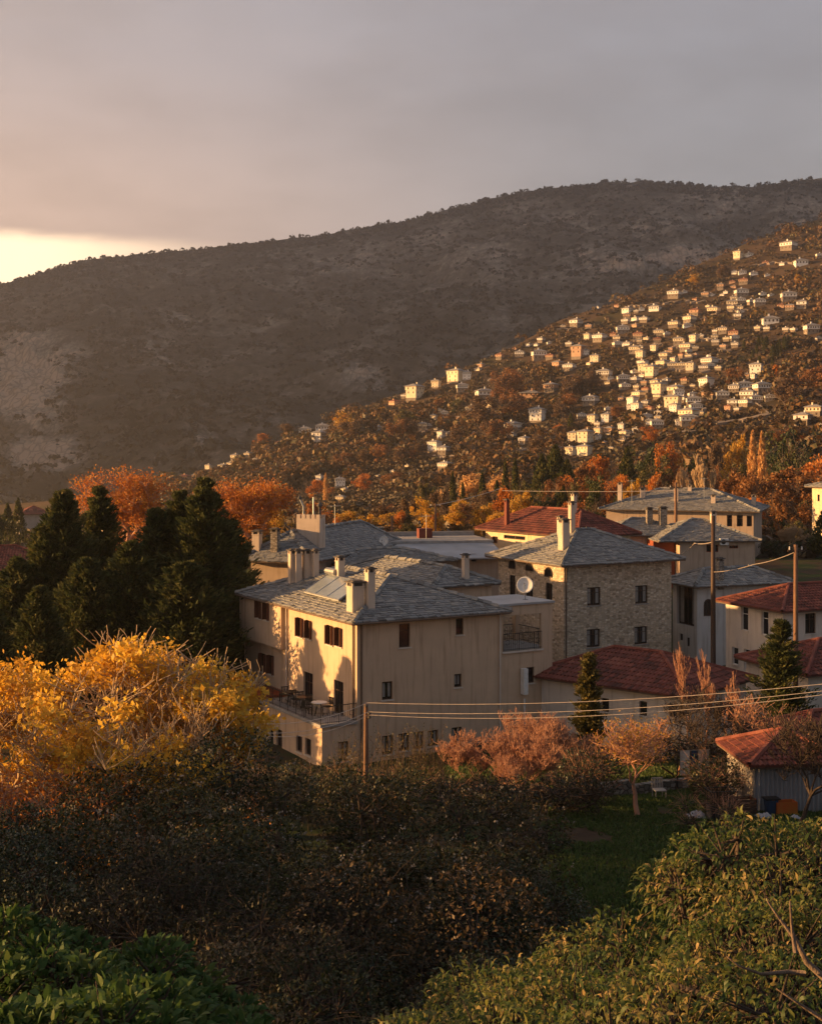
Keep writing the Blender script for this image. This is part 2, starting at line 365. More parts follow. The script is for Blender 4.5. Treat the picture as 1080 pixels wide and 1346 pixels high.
# cliffs: bands pushed out of the slope, and a rock value read by the material
MPY = HY-ZM/YM*F
def blob(px, py, cx, cy, rx, ry): return np.clip(1.25-np.sqrt(((px-cx)/rx)**2+((py-cy)/ry)**2), 0, 1)
rock = 1.0*blob(MPX, MPY, 35, 515, 72, 82)+.7*blob(MPX, MPY, 60, 600, 60, 25)+.75*blob(MPX, MPY, 480, 490, 40, 35)+.6*blob(MPX, MPY, 265, 575, 25, 28)\
    + .4*blob(MPX, MPY, 890, 345, 95, 28)+.55*blob(MPX, MPY, 1060, 285, 50, 40)+.5*blob(MPX, MPY, 960, 262, 60, 28)+.35*blob(MPX, MPY, 800, 330, 260, 80)+.3*blob(MPX, MPY, 230, 440, 130, 40)+.3*blob(MPX, MPY, 480, 350, 160, 60)+.35*blob(MPX, MPY, 655, 420, 40, 20)
rock = np.clip(rock*(.75+1.4*fbm(XM/70, ZM/50, 4, 80)+.25), 0, 1)
cn = fbm(XM/30, ZM/70, 5, 90); cn = np.floor(np.abs(cn)*14)/14+np.abs(fbm(XM/9, ZM/20, 3, 92))*.4
ZM = ZM+rock*(np.abs(cn)*34-4)*(MS < .97)
YM2 = YM-rock*np.abs(fbm(XM/25, ZM/45, 4, 95))*60*(MS < .97)
def mountmat():
    m = bpy.data.materials.new('mountain_rock_and_scrub'); m.use_nodes = True; nt = m.node_tree; N = nt.nodes; Lk = nt.links; b = N['Principled BSDF']
    b.inputs['Roughness'].default_value = 1; b.inputs['Specular IOR Level'].default_value = .06
    tc = N.new('ShaderNodeTexCoord')
    def nz(sc_, det, ro=.6, vec=None):
        n = N.new('ShaderNodeTexNoise'); n.inputs['Scale'].default_value = sc_; n.inputs['Detail'].default_value = det; n.inputs['Roughness'].default_value = ro
        Lk.new(vec or tc.outputs['Object'], n.inputs['Vector']); return n.outputs[0]
    at = N.new('ShaderNodeAttribute'); at.attribute_name = 'rock'
    a = nz(.01, 12, .75); c = nz(.07, 8, .75)
    ad = N.new('ShaderNodeMath'); ad.operation = 'MULTIPLY_ADD'; Lk.new(at.outputs['Fac'], ad.inputs[0]); ad.inputs[1].default_value = .3; Lk.new(a, ad.inputs[2])
    a2 = N.new('ShaderNodeMath'); a2.operation = 'MULTIPLY_ADD'; Lk.new(c, a2.inputs[0]); a2.inputs[1].default_value = .5; Lk.new(ad.outputs[0], a2.inputs[2])
    cr = N.new('ShaderNodeValToRGB'); els = cr.color_ramp.elements
    els[0].position = .68; els[0].color = (.048, .045, .036, 1); els[1].position = .82; els[1].color = (.115, .102, .084, 1)
    e = els.new(.93); e.color = (.24, .215, .185, 1); e = els.new(1.0); e.color = (.42, .32, .25, 1)
    Lk.new(a2.outputs[0], cr.inputs[0])
    mp = N.new('ShaderNodeMapping'); mp.inputs['Scale'].default_value = (.07, .03, .02); Lk.new(tc.outputs['Object'], mp.inputs[0])
    wn = N.new('ShaderNodeTexNoise'); wn.inputs['Scale'].default_value = 1.2; wn.inputs['Detail'].default_value = 6; Lk.new(mp.outputs[0], wn.inputs['Vector'])
    wa = N.new('ShaderNodeMix'); wa.data_type = 'RGBA'; wa.inputs[0].default_value = .35; Lk.new(mp.outputs[0], wa.inputs[6]); Lk.new(wn.outputs['Color'], wa.inputs[7])
    vo = N.new('ShaderNodeTexVoronoi'); vo.feature = 'DISTANCE_TO_EDGE'; vo.inputs['Scale'].default_value = 2.6; Lk.new(wa.outputs[2], vo.inputs['Vector'])
    ck = N.new('ShaderNodeMapRange'); Lk.new(vo.outputs['Distance'], ck.inputs[0]); ck.inputs[1].default_value = 0; ck.inputs[2].default_value = .16; ck.inputs[3].default_value = .62; ck.inputs[4].default_value = 1.1
    rm = N.new('ShaderNodeMix'); rm.data_type = 'RGBA'; rm.blend_type = 'MULTIPLY'; rf_ = N.new('ShaderNodeMath'); rf_.operation = 'MULTIPLY'; rf_.use_clamp = True; rf_.inputs[1].default_value = 2.2; Lk.new(at.outputs['Fac'], rf_.inputs[0])
    Lk.new(rf_.outputs[0], rm.inputs[0]); Lk.new(cr.outputs[0], rm.inputs[6]); Lk.new(ck.outputs[0], rm.inputs[7]); Lk.new(rm.outputs[2], b.inputs['Base Color'])
    bp = N.new('ShaderNodeBump'); bp.inputs['Strength'].default_value = 1; bp.inputs['Distance'].default_value = 9; Lk.new(a2.outputs[0], bp.inputs['Height']); Lk.new(bp.outputs[0], b.inputs['Normal'])
    return m
tag(grid_mesh('mountain', XM, YM2, ZM, mountmat(), {'rock': rock.ravel()}), kind='structure', label='long rocky scrub mountain behind the village')

# unseen ridge added beyond the left edge: it keeps the low sun off the mountain
ry = np.linspace(960, 2600, 66); rx = np.linspace(-1, 1, 24); RY2, RX2 = np.meshgrid(ry, rx, indexing='ij')
RXX = -1480+RX2*170+fbm(RY2/200, RX2*2, 3, 5)*80
RZZ = -48+(1-np.abs(RX2))**.8*(860+fbm(RY2/150, RX2*3, 4, 6)*120)*np.clip((RY2-960)/260, 0, 1)
tag(grid_mesh('sun_blocking_ridge', RXX, RY2, RZZ, hm), kind='structure', label='steep unseen ridge added beyond the left edge to shade the mountain')

# ------------------------------------------------------------------ foliage tools
def unit(v): return v/np.maximum(np.linalg.norm(v, axis=-1, keepdims=True), 1e-9)
def rdir(n): return unit(rng.normal(size=(n, 3)))
def leafquads(c, s, a=None, nrm=None, w=.5):
    """rhombus leaves: c (n,3), s (n,) half length, a axis, nrm approx normal"""
    n = len(c); s = np.broadcast_to(s, (n,))[:, None]
    a = rdir(n) if a is None else unit(a)
    b = rdir(n) if nrm is None else nrm+rng.normal(size=(n, 3))*.45
    b = unit(np.cross(a, b))
    V = np.stack([c-a*s, c+b*s*w-a*s*.1, c+a*s, c-b*s*w-a*s*.1], 1).reshape(-1, 3)
    return V, np.arange(4*n).reshape(n, 4)
def arcleaves(c, out, s, w=.28, droop=1.2, seg=3):
    """leaves that leave their twig outward and bend down: seg quads each"""
    n = len(c); s = np.broadcast_to(s, (n,))[:, None]
    d = unit(out+rng.normal(size=(n, 3))*.45); side = unit(np.cross(d, np.array([[0, 0, 1.]])+rng.normal(size=(n, 3))*.5))
    p = c.copy(); pts = []; prof = [.12, .75, 1., .55, .05] if seg == 4 else [.15, 1., .8, .05]
    dr = droop*rng.uniform(.5, 1.5, (n, 1))
    for i in range(seg+1):
        pts.append(p-side*s*w*prof[i]); pts.append(p+side*s*w*prof[i])
        p = p+d*s*(2./seg); d = unit(d+np.array([[0, 0, -1.]])*dr*(.8/seg*2))
    V = np.stack(pts, 1).reshape(-1, 3); k = 2*(seg+1)
    base = np.arange(n)[:, None]*k
    Fc = np.concatenate([np.stack([base+2*i, base+2*i+1, base+2*i+3, base+2*i+2], 2) for i in range(seg)], 1).reshape(-1, 4)
    return V, Fc
def tubes(p0, p1, r0, r1, sides=4):
    p0 = np.asarray(p0, float); p1 = np.asarray(p1, float); n = len(p0)
    d = unit(p1-p0); up = np.where(np.abs(d[:, 2:3]) > .9, [[1., 0, 0]], [[0, 0, 1.]])
    a = unit(np.cross(d, up)); b = np.cross(d, a)
    t = 2*np.pi*np.arange(sides)/sides
    ring = a[:, None]*np.cos(t)[None, :, None]+b[:, None]*np.sin(t)[None, :, None]
    A = p0[:, None]+ring*np.asarray(r0, float)[:, None, None]; Bp = p1[:, None]+ring*np.asarray(r1, float)[:, None, None]
    V = np.concatenate([A, Bp], 1).reshape(-1, 3); base = np.arange(n)[:, None]*2*sides; k = np.arange(sides)[None]
    Fc = np.stack([base+k, base+(k+1) % sides, base+sides+(k+1) % sides, base+sides+k], 2).reshape(-1, 4)
    return V, Fc
def skeleton(seed, H, spread=.6, lv=4, up=.5, r=None, nb=(3, 5), trunk=.3, wig=.25):
    """tapered trunk with limbs: returns segment arrays and twig tips"""
    q = random.Random(seed); S = []; T = []
    r = r or H*.03
    def g(p, d, L, r0, l):
        n = 4 if l < 2 else 3; pts = p
        for i in range(n):
            d2 = (d+Vector((q.gauss(0, wig), q.gauss(0, wig), q.gauss(0, wig)*.6+up*.08*l))).normalized()
            p2 = pts+d2*(L/n); ra = r0*(1-.45*i/n); rb = r0*(1-.45*(i+1)/n)
            S.append((tuple(pts), tuple(p2), ra, rb, l)); pts = p2; d = d2
            if l >= 1 and l < lv and i >= 1:
                side = Vector((q.gauss(0, 1), q.gauss(0, 1), q.gauss(0, .6)+up)).normalized()
                g(pts, (d*.6+side*spread).normalized(), L*q.uniform(.45, .65), rb*.55, l+1)
        if l < lv:
            for k in range(q.randint(*nb)):
                side = Vector((q.gauss(0, 1), q.gauss(0, 1), q.gauss(0, .5)+up)).normalized()
                g(pts, (d*.55+side*spread*1.3).normalized(), L*q.uniform(.6, .85), r0*.55*q.uniform(.7, 1), l+1)
        else: T.append(tuple(pts))
    g(Vector((0, 0, -.3)), Vector((q.gauss(0, .06), q.gauss(0, .06), 1)), H*trunk+.3, r, 0)
    A = np.array([s[0] for s in S]); Bq = np.array([s[1] for s in S]); ra = np.array([s[2] for s in S]); rb = np.array([s[3] for s in S]); lvl = np.array([s[4] for s in S])
    top = max(Bq[:, 2].max(), .1); k = H/top
    A *= k; Bq *= k; T = np.array(T)*k
    return A, Bq, ra, rb, lvl, T

def tree(name, label, cat, loc, H, seed, leafm, nleaf=4000, leafs=.12, bark='bark', spread=.6, lv=4, up=.5, group=None, rmin=.008, cl=.35, trunk=.3, nb=(3, 5), cover=None, w=.55, r=None, wig=.25, wide=1.):
    root = empty(name, loc, rnd.uniform(0, 6), label, cat, group)
    A, Bq, ra, rb, lvl, T = skeleton(seed, H, spread, lv, up, r, nb, trunk, wig)
    sx = np.array([wide, wide, 1.]); A = A*sx; Bq = Bq*sx; T = T*sx
    big = lvl <= 0
    V, Fc = tubes(A[big], Bq[big], np.maximum(ra[big], rmin), np.maximum(rb[big], rmin), 8); npmesh('trunk', V, Fc, M[bark], root)
    V, Fc = tubes(A[~big], Bq[~big], np.maximum(ra[~big], rmin), np.maximum(rb[~big], rmin), 4); npmesh('branches', V, Fc, M[bark], root)
    if nleaf:
        src = T if cover is None else T[rng.random(len(T)) < cover]
        i = rng.integers(0, len(src), nleaf); c = src[i]+rng.normal(size=(nleaf, 3))*cl*np.array([1, 1, .8])
        V, Fc = leafquads(c, leafs*rng.uniform(.5, 1.2, nleaf), w=w)
        ci = rng.random(len(src))
        npmesh('crown', V, Fc, M[leafm], root, rv=np.clip(ci[i]*.55+rng.random(nleaf)*.5, 0, 1))
    return root

def lumpy(c, rads, n, seed=0, shell=.35, lumps=14, amp=.3):
    """n points near the surface of a lumpy ellipsoid, with outward directions"""
    d = rdir(n); L = rdir(lumps); L[:, 2] = np.abs(L[:, 2])
    k = np.clip((d@L.T-.72)/.28, 0, 1).max(1)
    rad = (1-amp+amp*k)*(1-shell*rng.random(n)**2)
    return np.asarray(c)+d*np.asarray(rads)*rad[:, None], d, k

def conifer(name, label, loc, H, Rd, group=None, seed=0, leafm='lf_conifer', nb=170, per=70, cat='tree', leafs=.14, top=.05, upt=.8, low=.04):
    root = empty(name, loc, rnd.uniform(0, 6), label, cat, group)
    V, Fc = tubes([[0, 0, -.4]], [[0, 0, H*.97]], [H*.018+.04], [.03], 8); npmesh('trunk', V, Fc, M['bark_dark'], root)
    t = rng.random(nb)**.85; t = np.clip((np.floor(t*17)+.5+rng.normal(size=nb)*.16)/17, 0, .995); h = H*(low+(1-low)*t); az = rng.uniform(0, 2*np.pi, nb)
    prof = Rd*np.clip((1-t)**.78+top*.3, .04, 1)*rng.uniform(.42, 1.28, nb)*np.clip(.55+t*3, 0, 1)
    dirs = np.stack([np.cos(az), np.sin(az), rng.uniform(.0, .5, nb)], 1)
    p0 = np.stack([np.zeros(nb), np.zeros(nb), h], 1); p1 = p0+dirs*prof[:, None]
    V, Fc = tubes(p0, p1, np.full(nb, .035), np.full(nb, .01), 3); npmesh('branches', V, Fc, M['bark_dark'], root)
    s = rng.random((nb, per))**.6; c = p0[:, None]+(p1-p0)[:, None]*s[..., None]
    c[..., 2] += upt*s**3*prof[:, None]*.5
    wd_ = .09+.25*np.sin(np.pi*np.clip(s, 0, .97))*prof[:, None]*.55
    c = c+rng.normal(size=(nb, per, 3))*wd_[..., None]*np.array([1, 1, .38])
    ax = np.repeat(dirs[:, None], per, 1)+rng.normal(size=(nb, per, 3))*.45+np.array([0, 0, .45])
    V, Fc = leafquads(c.reshape(-1, 3), leafs*rng.uniform(.6, 1.4, nb*per), a=ax.reshape(-1, 3), w=.3)
    br = np.repeat(rng.random(nb)[:, None], per, 1).ravel()
    npmesh('crown', V, Fc, M[leafm], root, rv=np.clip(br*.5+rng.random(nb*per)*.5, 0, 1))
    return root

# ------------------------------------------------------------------ buildings
class House:
    """corner = near corner (world); local x runs along the right-hand wall, local y along the left-hand wall"""
    def __init__(s, name, label, cat, px, py_eave, Y, ang, base, group=None):
        c = P(px, py_eave, Y); s.ze = c.z-base; s.base = base; s.ang = R(ang)
        s.root = empty(name, (c.x, c.y, base), s.ang, label, cat, group)
        s.c = Vector((c.x, c.y, 0)); s.ex = Vector((math.cos(s.ang), math.sin(s.ang), 0)); s.ey = Vector((-math.sin(s.ang), math.cos(s.ang), 0))
        s.panels = []; s.roofs = []
    def along(s, face, px, off=0):
        """length along a wall until photo column px"""
        d = s.ex if face == 'y' else s.ey; o = s.c+(s.ey if face == 'y' else s.ex)*off; u = (px-CX)/F
        return (u*o.y-o.x)/(d.x-u*d.y)
    def w2l(s, p):
        d = p-s.c; return Vector((d.dot(s.ex), d.dot(s.ey), p.z-s.base))
    def l2w(s, x, y, z): return s.c*1+s.ex*x+s.ey*y+Vector((0, 0, z+s.base))
    def hit(s, px, py, face, off=0):
        d = Vector(((px-CX)/F, 1, (HY-py)/F)); n = s.ey if face == 'y' else s.ex
        t = (s.c.dot(n)+off)/d.dot(n); l = s.w2l(d*t); return (l.x if face == 'y' else l.y), l.z
    def panel(s, face, a0, a1, z0, z1, off=0, m='tan', far=False):
        pn = dict(face=face, a0=a0, a1=a1, z0=z0, z1=z1, off=off, m=m, holes=[], sg=-1 if not far else 1); s.panels.append(pn); return pn
    def boxwalls(s, x0, x1, y0, y1, z0, z1, m):
        a = s.panel('y', x0, x1, z0, z1, y0, m); b = s.panel('x', y0, y1, z0, z1, x0, m)
        s.panel('y', x0, x1, z0, z1, y1, m, True); s.panel('x', y0, y1, z0, z1, x1, m, True); return a, b
    def pt(s, pn, a, z, dep=0):
        o = pn['off']-pn['sg']*dep
        return (a, o, z) if pn['face'] == 'y' else (o, a, z)
    def window(s, pn, rect, style='casement', local=False, name='window', frame='dark_wood', sill=True, arch=False, dep=.16, curtain=False):
        if local: a0, a1, z0, z1 = rect
        else:
            x0, y0, x1, y1 = rect
            p, q = s.hit(x0, y0, pn['face'], pn['off']), s.hit(x1, y1, pn['face'], pn['off'])
            ax = [s.hit(x0, (y0+y1)/2, pn['face'], pn['off'])[0], s.hit(x1, (y0+y1)/2, pn['face'], pn['off'])[0]]
            a0, a1 = min(ax), max(ax); z1 = (s.hit(x0, y0, pn['face'], pn['off'])[1]+s.hit(x1, y0, pn['face'], pn['off'])[1])/2
            z0 = (s.hit(x0, y1, pn['face'], pn['off'])[1]+s.hit(x1, y1, pn['face'], pn['off'])[1])/2
            if pn['face'] == 'x' or True:                      # photo rects are loose boxes round slanting openings
                sl_ = abs(s.hit(x0, y0, pn['face'], pn['off'])[1]-s.hit(x1, y0, pn['face'], pn['off'])[1]); z1 -= sl_*.0; z0 += sl_*.0
        pn['holes'].append((a0, a1, z0, z1)); f = .06
        mb = MB(); P_ = lambda a, z, d: s.pt(pn, a, z, d)
        def bar(b0, b1, c0, c1, d0, d1, mb=mb, m=0):
            p, q = P_(b0, c0, d0), P_(b1, c1, d1); mb.box(min(p[0], q[0]), max(p[0], q[0]), min(p[1], q[1]), max(p[1], q[1]), c0, c1)
        e = .004
        bar(a0+e, a0+f, z0+e, z1-e, dep-.06, dep); bar(a1-f, a1-e, z0+e, z1-e, dep-.06, dep); bar(a0+f, a1-f, z0+e, z0+f, dep-.06, dep); bar(a0+f, a1-f, z1-f, z1-e, dep-.06, dep)
        am = (a0+a1)/2
        if a1-a0 > .75: bar(am-.035, am+.035, z0+f, z1-f, dep-.055, dep-.01)
        if style == 'casement' and z1-z0 > 1.3: bar(a0+f, a1-f, z0+(z1-z0)*.68, z0+(z1-z0)*.68+.04, dep-.05, dep-.01)
        w = mb.build(name, M[frame], s.root)
        g = MB(); g.q(P_(a0+f*.5, z0+f*.5, dep-.02), P_(a1-f*.5, z0+f*.5, dep-.02), P_(a1-f*.5, z1-f*.5, dep-.02), P_(a0+f*.5, z1-f*.5, dep-.02)); g.build('pane', M['glass'], w)
        if curtain:
            g = MB()
            for (b0, b1) in ((a0+.1, a0+.1+(a1-a0)*.22), (a1-.1-(a1-a0)*.22, a1-.1)):
                bar(b0, b1, z0+.15, z1-.1, dep-.03, dep-.024, g)
            g.build('curtain', M['curtain'], w)
        if style == 'shutter':
            for (b0, b1) in ((a0+.005, a0+.04), (a1-.04, a1-.005)):
                sh = MB(); bar(b0, b1, z0+.02, z1-.02, -.16, dep-.07, sh); sh.build('shutter', M['shutter'], w)
        if sill and name == 'window':
            sb = MB(); bar(a0-.06, a1+.06, z0-.07, z0-.003, -.07, dep-.07, sb); sb.build('sill', M['offwhite'] if pn['m'] != 'stone' else M['concrete'], w)
        return w
    def arch(s, pn, rect, **k):
        """round-headed opening: rectangle plus half disc laid 3 mm proud in dark glass and a stone ring"""
        x0, y0, x1, y1 = rect; a0 = s.hit(x0, (y0+y1)/2, pn['face'], pn['off'])[0]; a1 = s.hit(x1, (y0+y1)/2, pn['face'], pn['off'])[0]; a0, a1 = min(a0, a1), max(a0, a1)
        zt = s.hit((x0+x1)/2, y0, pn['face'], pn['off'])[1]; zb = s.hit((x0+x1)/2, y1, pn['face'], pn['off'])[1]
        r = (a1-a0)/2; am = (a0+a1)/2; zc = max(zt-r, zb)
        g = MB(); ring = [s.pt(pn, am+r*math.cos(t), zc+r*math.sin(t)*(zt-zc)/r, -.006) for t in [math.pi*i/10 for i in range(11)]]
        g.q(*([s.pt(pn, a0, zb, -.006)]+ring[::-1]+[s.pt(pn, a1, zb, -.006)])); 
        fr = MB()
        path = [(a1, zb)]+[(am+r*math.cos(t), zc+r*math.sin(t)*(zt-zc)/r) for t in [math.pi*i/10 for i in range(11)]]+[(a0, zb), (a1, zb)]
        fr.tube([s.pt(pn, a, z, -.02) for a, z in path], .045, 5)
        fr.tube([s.pt(pn, am, zb, -.02), s.pt(pn, am, zt, -.02)], .025, 4)
        w = fr.build('window', M['dark_wood'], s.root); g.build('pane', M['glass'], w); return w
    def build_walls(s, mats=None, depth=.16):
        names = sorted({p['m'] for p in s.panels})
        for nm in names:
            mb = MB()
            for pn in [p for p in s.panels if p['m'] == nm]:
                hs = [h for h in pn['holes']]
                A = sorted({pn['a0'], pn['a1']} | {h[0] for h in hs} | {h[1] for h in hs}); Z = sorted({pn['z0'], pn['z1']} | {h[2] for h in hs} | {h[3] for h in hs})
                for i in range(len(A)-1):
                    for j in range(len(Z)-1):
                        am, zm = (A[i]+A[i+1])/2, (Z[j]+Z[j+1])/2
                        if am < pn['a0'] or am > pn['a1'] or zm < pn['z0'] or zm > pn['z1']: continue
                        if any(h[0] < am < h[1] and h[2] < zm < h[3] for h in hs): continue
                        mb.q(s.pt(pn, A[i], Z[j]), s.pt(pn, A[i+1], Z[j]), s.pt(pn, A[i+1], Z[j+1]), s.pt(pn, A[i], Z[j+1]))
                for (a0, a1, z0, z1) in hs:
                    for (p, q) in (((a0, z0), (a1, z0)), ((a1, z0), (a1, z1)), ((a1, z1), (a0, z1)), ((a0, z1), (a0, z0))):
                        mb.q(s.pt(pn, *p), s.pt(pn, *q), s.pt(pn, *q, depth+.03), s.pt(pn, *p, depth+.03))
                    if not pn.get('open'): mb.q(s.pt(pn, a0, z0, depth+.04), s.pt(pn, a1, z0, depth+.04), s.pt(pn, a1, z1, depth+.04), s.pt(pn, a0, z1, depth+.04))
            mb.build('wall', M[nm], s.root)
    def hip(s, x0, x1, y0, y1, ze, pitch, kind='slate', over=.5, ridgecap=True, rowh=None, sw=None, seed=1, thick=.12):
        q = random.Random(seed); x0 -= over; x1 += over; y0 -= over; y1 += over; k = math.tan(R(pitch)); W, L = x1-x0, y1-y0; h = min(W, L)/2
        rf = dict(x0=x0, x1=x1, y0=y0, y1=y1, ze=ze, k=k); s.roofs.append(rf); zr = ze+k*h
        mb = MB()
        if W >= L: r0, r1 = (x0+h, (y0+y1)/2, zr), (x1-h, (y0+y1)/2, zr)
        else: r0, r1 = ((x0+x1)/2, y0+h, zr), ((x0+x1)/2, y1-h, zr)
        c = [(x0, y0, ze), (x1, y0, ze), (x1, y1, ze), (x0, y1, ze)]
        if W >= L: fs = [(c[0], c[1], r1, r0), (c[1], c[2], r1), (c[2], c[3], r0, r1), (c[3], c[0], r0)]
        else: fs = [(c[0], c[1], r0), (c[1], c[2], r1, r0), (c[2], c[3], r1), (c[3], c[0], r0, r1)]
        lo = [(p[0], p[1], p[2]-thick) for p in c]
        for f in fs: mb.q(*f, r=.25, m=0)
        mb.q(*lo, m=1)
        for i in range(4): mb.q(lo[i], lo[(i+1) % 4], c[(i+1) % 4], c[i], r=.4, m=1)
        tile = kind == 'tile'; rowh = rowh or (.36 if tile else .25); 
        edges = [(Vector(c[0]), Vector((1, 0, 0)), Vector((0, 1, 0)), W), (Vector(c[1]), Vector((0, 1, 0)), Vector((-1, 0, 0)), L), (Vector(c[2]), Vector((-1, 0, 0)), Vector((0, -1, 0)), W), (Vector(c[3]), Vector((0, -1, 0)), Vector((1, 0, 0)), L)]
        cp = math.cos(R(pitch))
        for (o, es, ed, Le) in edges:
            n = int(h/(rowh*cp)); 
            for i in range(n+1):
                d0 = i*rowh*cp-(.05 if i == 0 else 0); d1 = min(d0+rowh*cp*1.25, h)
                if d0 >= h-.03: break
                a, b = max(d0, 0), Le-max(d0, 0); p = a-(.03 if not tile else 0)
                while p < b-.03:
                    w = (sw or .26) if tile else q.uniform(.2, .6)*(sw or 1)
                    e = min(p+w, b); 
                    if tile:
                        lf = .05; segs = 3; rr = q.random()*.7+.15*math.sin(p*1.7+i)+.1
                        def pt(sv, dv, l): v = o+es*sv+ed*dv; return (v.x, v.y, ze+k*max(dv, -.1)+l)
                        for j in range(segs):
                            u0, u1 = j/segs, (j+1)/segs; l0 = .012+.055*math.sin(math.pi*u0); l1 = .012+.055*math.sin(math.pi*u1)
                            s0, s1 = p+(e-p)*u0, p+(e-p)*u1
                            t0 = max(s0, d1) if s0 < Le/2 else min(s0, Le-d1); t1 = max(s1, d1) if s1 < Le/2 else min(s1, Le-d1)
                            mb.q(pt(s0, d0, l0+lf), pt(s1, d0, l1+lf), pt(t1, d1, l1), pt(t0, d1, l0), r=rr)
                            mb.q(pt(s0, d0, -.01), pt(s1, d0, -.01), pt(s1, d0, l1+lf), pt(s0, d0, l0+lf), r=rr*.5)
                    else:
                        j0 = q.uniform(-.05, .05); j1 = q.uniform(-.02, .06); l0 = q.uniform(.04, .09); l1 = q.uniform(.005, .035); tilt = q.uniform(-.02, .02); rr = min(1, max(0, q.gauss(.5, .25)))
                        def pt(sv, dv, l): v = o+es*sv+ed*dv; return (v.x, v.y, ze+k*max(dv, -.12)+l)
                        g0 = p+.012; g1 = e-.012
                        t0 = max(g0, d1) if g0 < Le/2 else min(g0, Le-d1); t1 = max(g1, d1) if g1 < Le/2 else min(g1, Le-d1)
                        A_, B_ = pt(g0, d0+j0, l0), pt(g1, d0+j1*.6, l0+tilt); mb.q(A_, B_, pt(t1, d1, l1), pt(t0, d1, l1), r=rr)
                        mb.q((A_[0], A_[1], A_[2]-.07), (B_[0], B_[1], B_[2]-.07), B_, A_, r=rr*.6)
                        mb.q(A_, (A_[0], A_[1], A_[2]-.06), pt(t0, d1, -.03), pt(t0, d1, l1), r=rr*.7)
                    p = e
        if ridgecap:
            lines = [(c[0], r0), (c[1], r0 if W < L else r1), (c[2], r1), (c[3], r1 if W < L else r0), (r0, r1)]
            for (A_, B_) in lines:
                A_, B_ = Vector(A_), Vector(B_); Ln = (B_-A_).length
                if Ln < .2: continue
                n = max(1, int(Ln/(.38 if tile else .4)))
                for i in range(n):
                    u, v = A_.lerp(B_, i/n), A_.lerp(B_, (i+1.15)/n if i < n-1 else 1); z = Vector((0, 0, .06 if tile else .05)); jt = q.uniform(-.02, .03)
                    if tile: mb.tube([u+z, v+z+Vector((0, 0, .02))], [.13, .11], 6, r=q.uniform(.4, .9), m=0, cap=False)
                    else: mb.tube([u+z+Vector((0, 0, jt)), v+z+Vector((0, 0, jt))], [q.uniform(.12, .2), q.uniform(.1, .16)], 4, r=q.random(), m=0)
        return mb.build('roof', [M['tile'] if tile else M['slate'], M['soffit']], s.root)
    def rz(s, x, y):
        best = -1e9
        for r in s.roofs:
            d = min(x-r['x0'], r['x1']-x, y-r['y0'], r['y1']-y)
            if d > -.01: best = max(best, r['ze']+r['k']*max(d, 0))
        return best
    def on_roof(s, px, py):
        d = Vector(((px-CX)/F, 1, (HY-py)/F)); t = s.c.y*.8
        while t < s.c.y*1.6:
            l = s.w2l(d*t)
            if l.z <= s.rz(l.x, l.y): return l
            t += .03
        return None
    def chimney(s, px, py_base, py_top, wpx, dpx=None, m='chim', cap='slab', at=None, stacks=1):
        """stack standing on the roof where photo point (px, py_base) meets it"""
        l = at or s.on_roof(px, py_base)
        if l is None: print('no roof under', px, py_base); return
        w = s.l2w(*l); Y = w.y; wd_ = wpx*Y/F; ca, sa = math.cos(s.ang), math.sin(s.ang)
        dx = dy = wd_/(abs(ca)+abs(sa))
        if dpx: dx = dpx[0]; dy = dpx[1]
        zt = (HY-py_top)/F*Y-s.base; zb = l.z-.6
        x0, x1, y0, y1 = l.x-dx/2, l.x+dx/2, l.y, l.y+dy
        mb = MB(); mb.box(x0, x1, y0, y1, zb, zt-.34)
        mb.box(x0-.03, x1+.03, y0-.03, y1+.03, zt-.34, zt-.28)
        nx = max(2, int(round((x1-x0)/.3))); ny = max(2, int(round((y1-y0)/.3)))
        for i in range(nx):
            for j in range(ny):
                if 0 < i < nx-1 and 0 < j < ny-1: continue
                cx, cy = x0+.05+(x1-x0-.1)*i/(nx-1), y0+.05+(y1-y0-.1)*j/(ny-1); mb.box(cx-.05, cx+.05, cy-.05, cy+.05, zt-.28, zt-.1)
        ch = mb.build('chimney', M[m], s.root)
        c = MB(); c.box(x0-.09, x1+.09, y0-.09, y1+.09, zt-.1, zt-.03); c.box(x0+.05, x1-.05, y0+.05, y1-.05, zt-.03, zt+.03); c.box(x0+.06, x1-.06, y0+.06, y1-.06, zt-.3, zt-.27)
        c.box(x0+.08, x1-.08, y0+.08, y1-.08, zt-.27, zt-.11)
        c.build('chimney_cap', M['soot'], ch)
        return ch
    def gutter(s, face, a0, a1, off, z):
        mb = MB(); p = (lambda a: (a, off, z)) if face == 'y' else (lambda a: (off, a, z)); mb.tube([p(a0), p(a1)], .06, 6); mb.build('gutter', M['soffit'], s.root)
    def pipe(s, x, y, z0, z1, r=.05, m='offwhite'):
        mb = MB(); mb.tube([(x, y, z0), (x, y, z1)], r, 6); return mb.build('drainpipe', M[m], s.root)
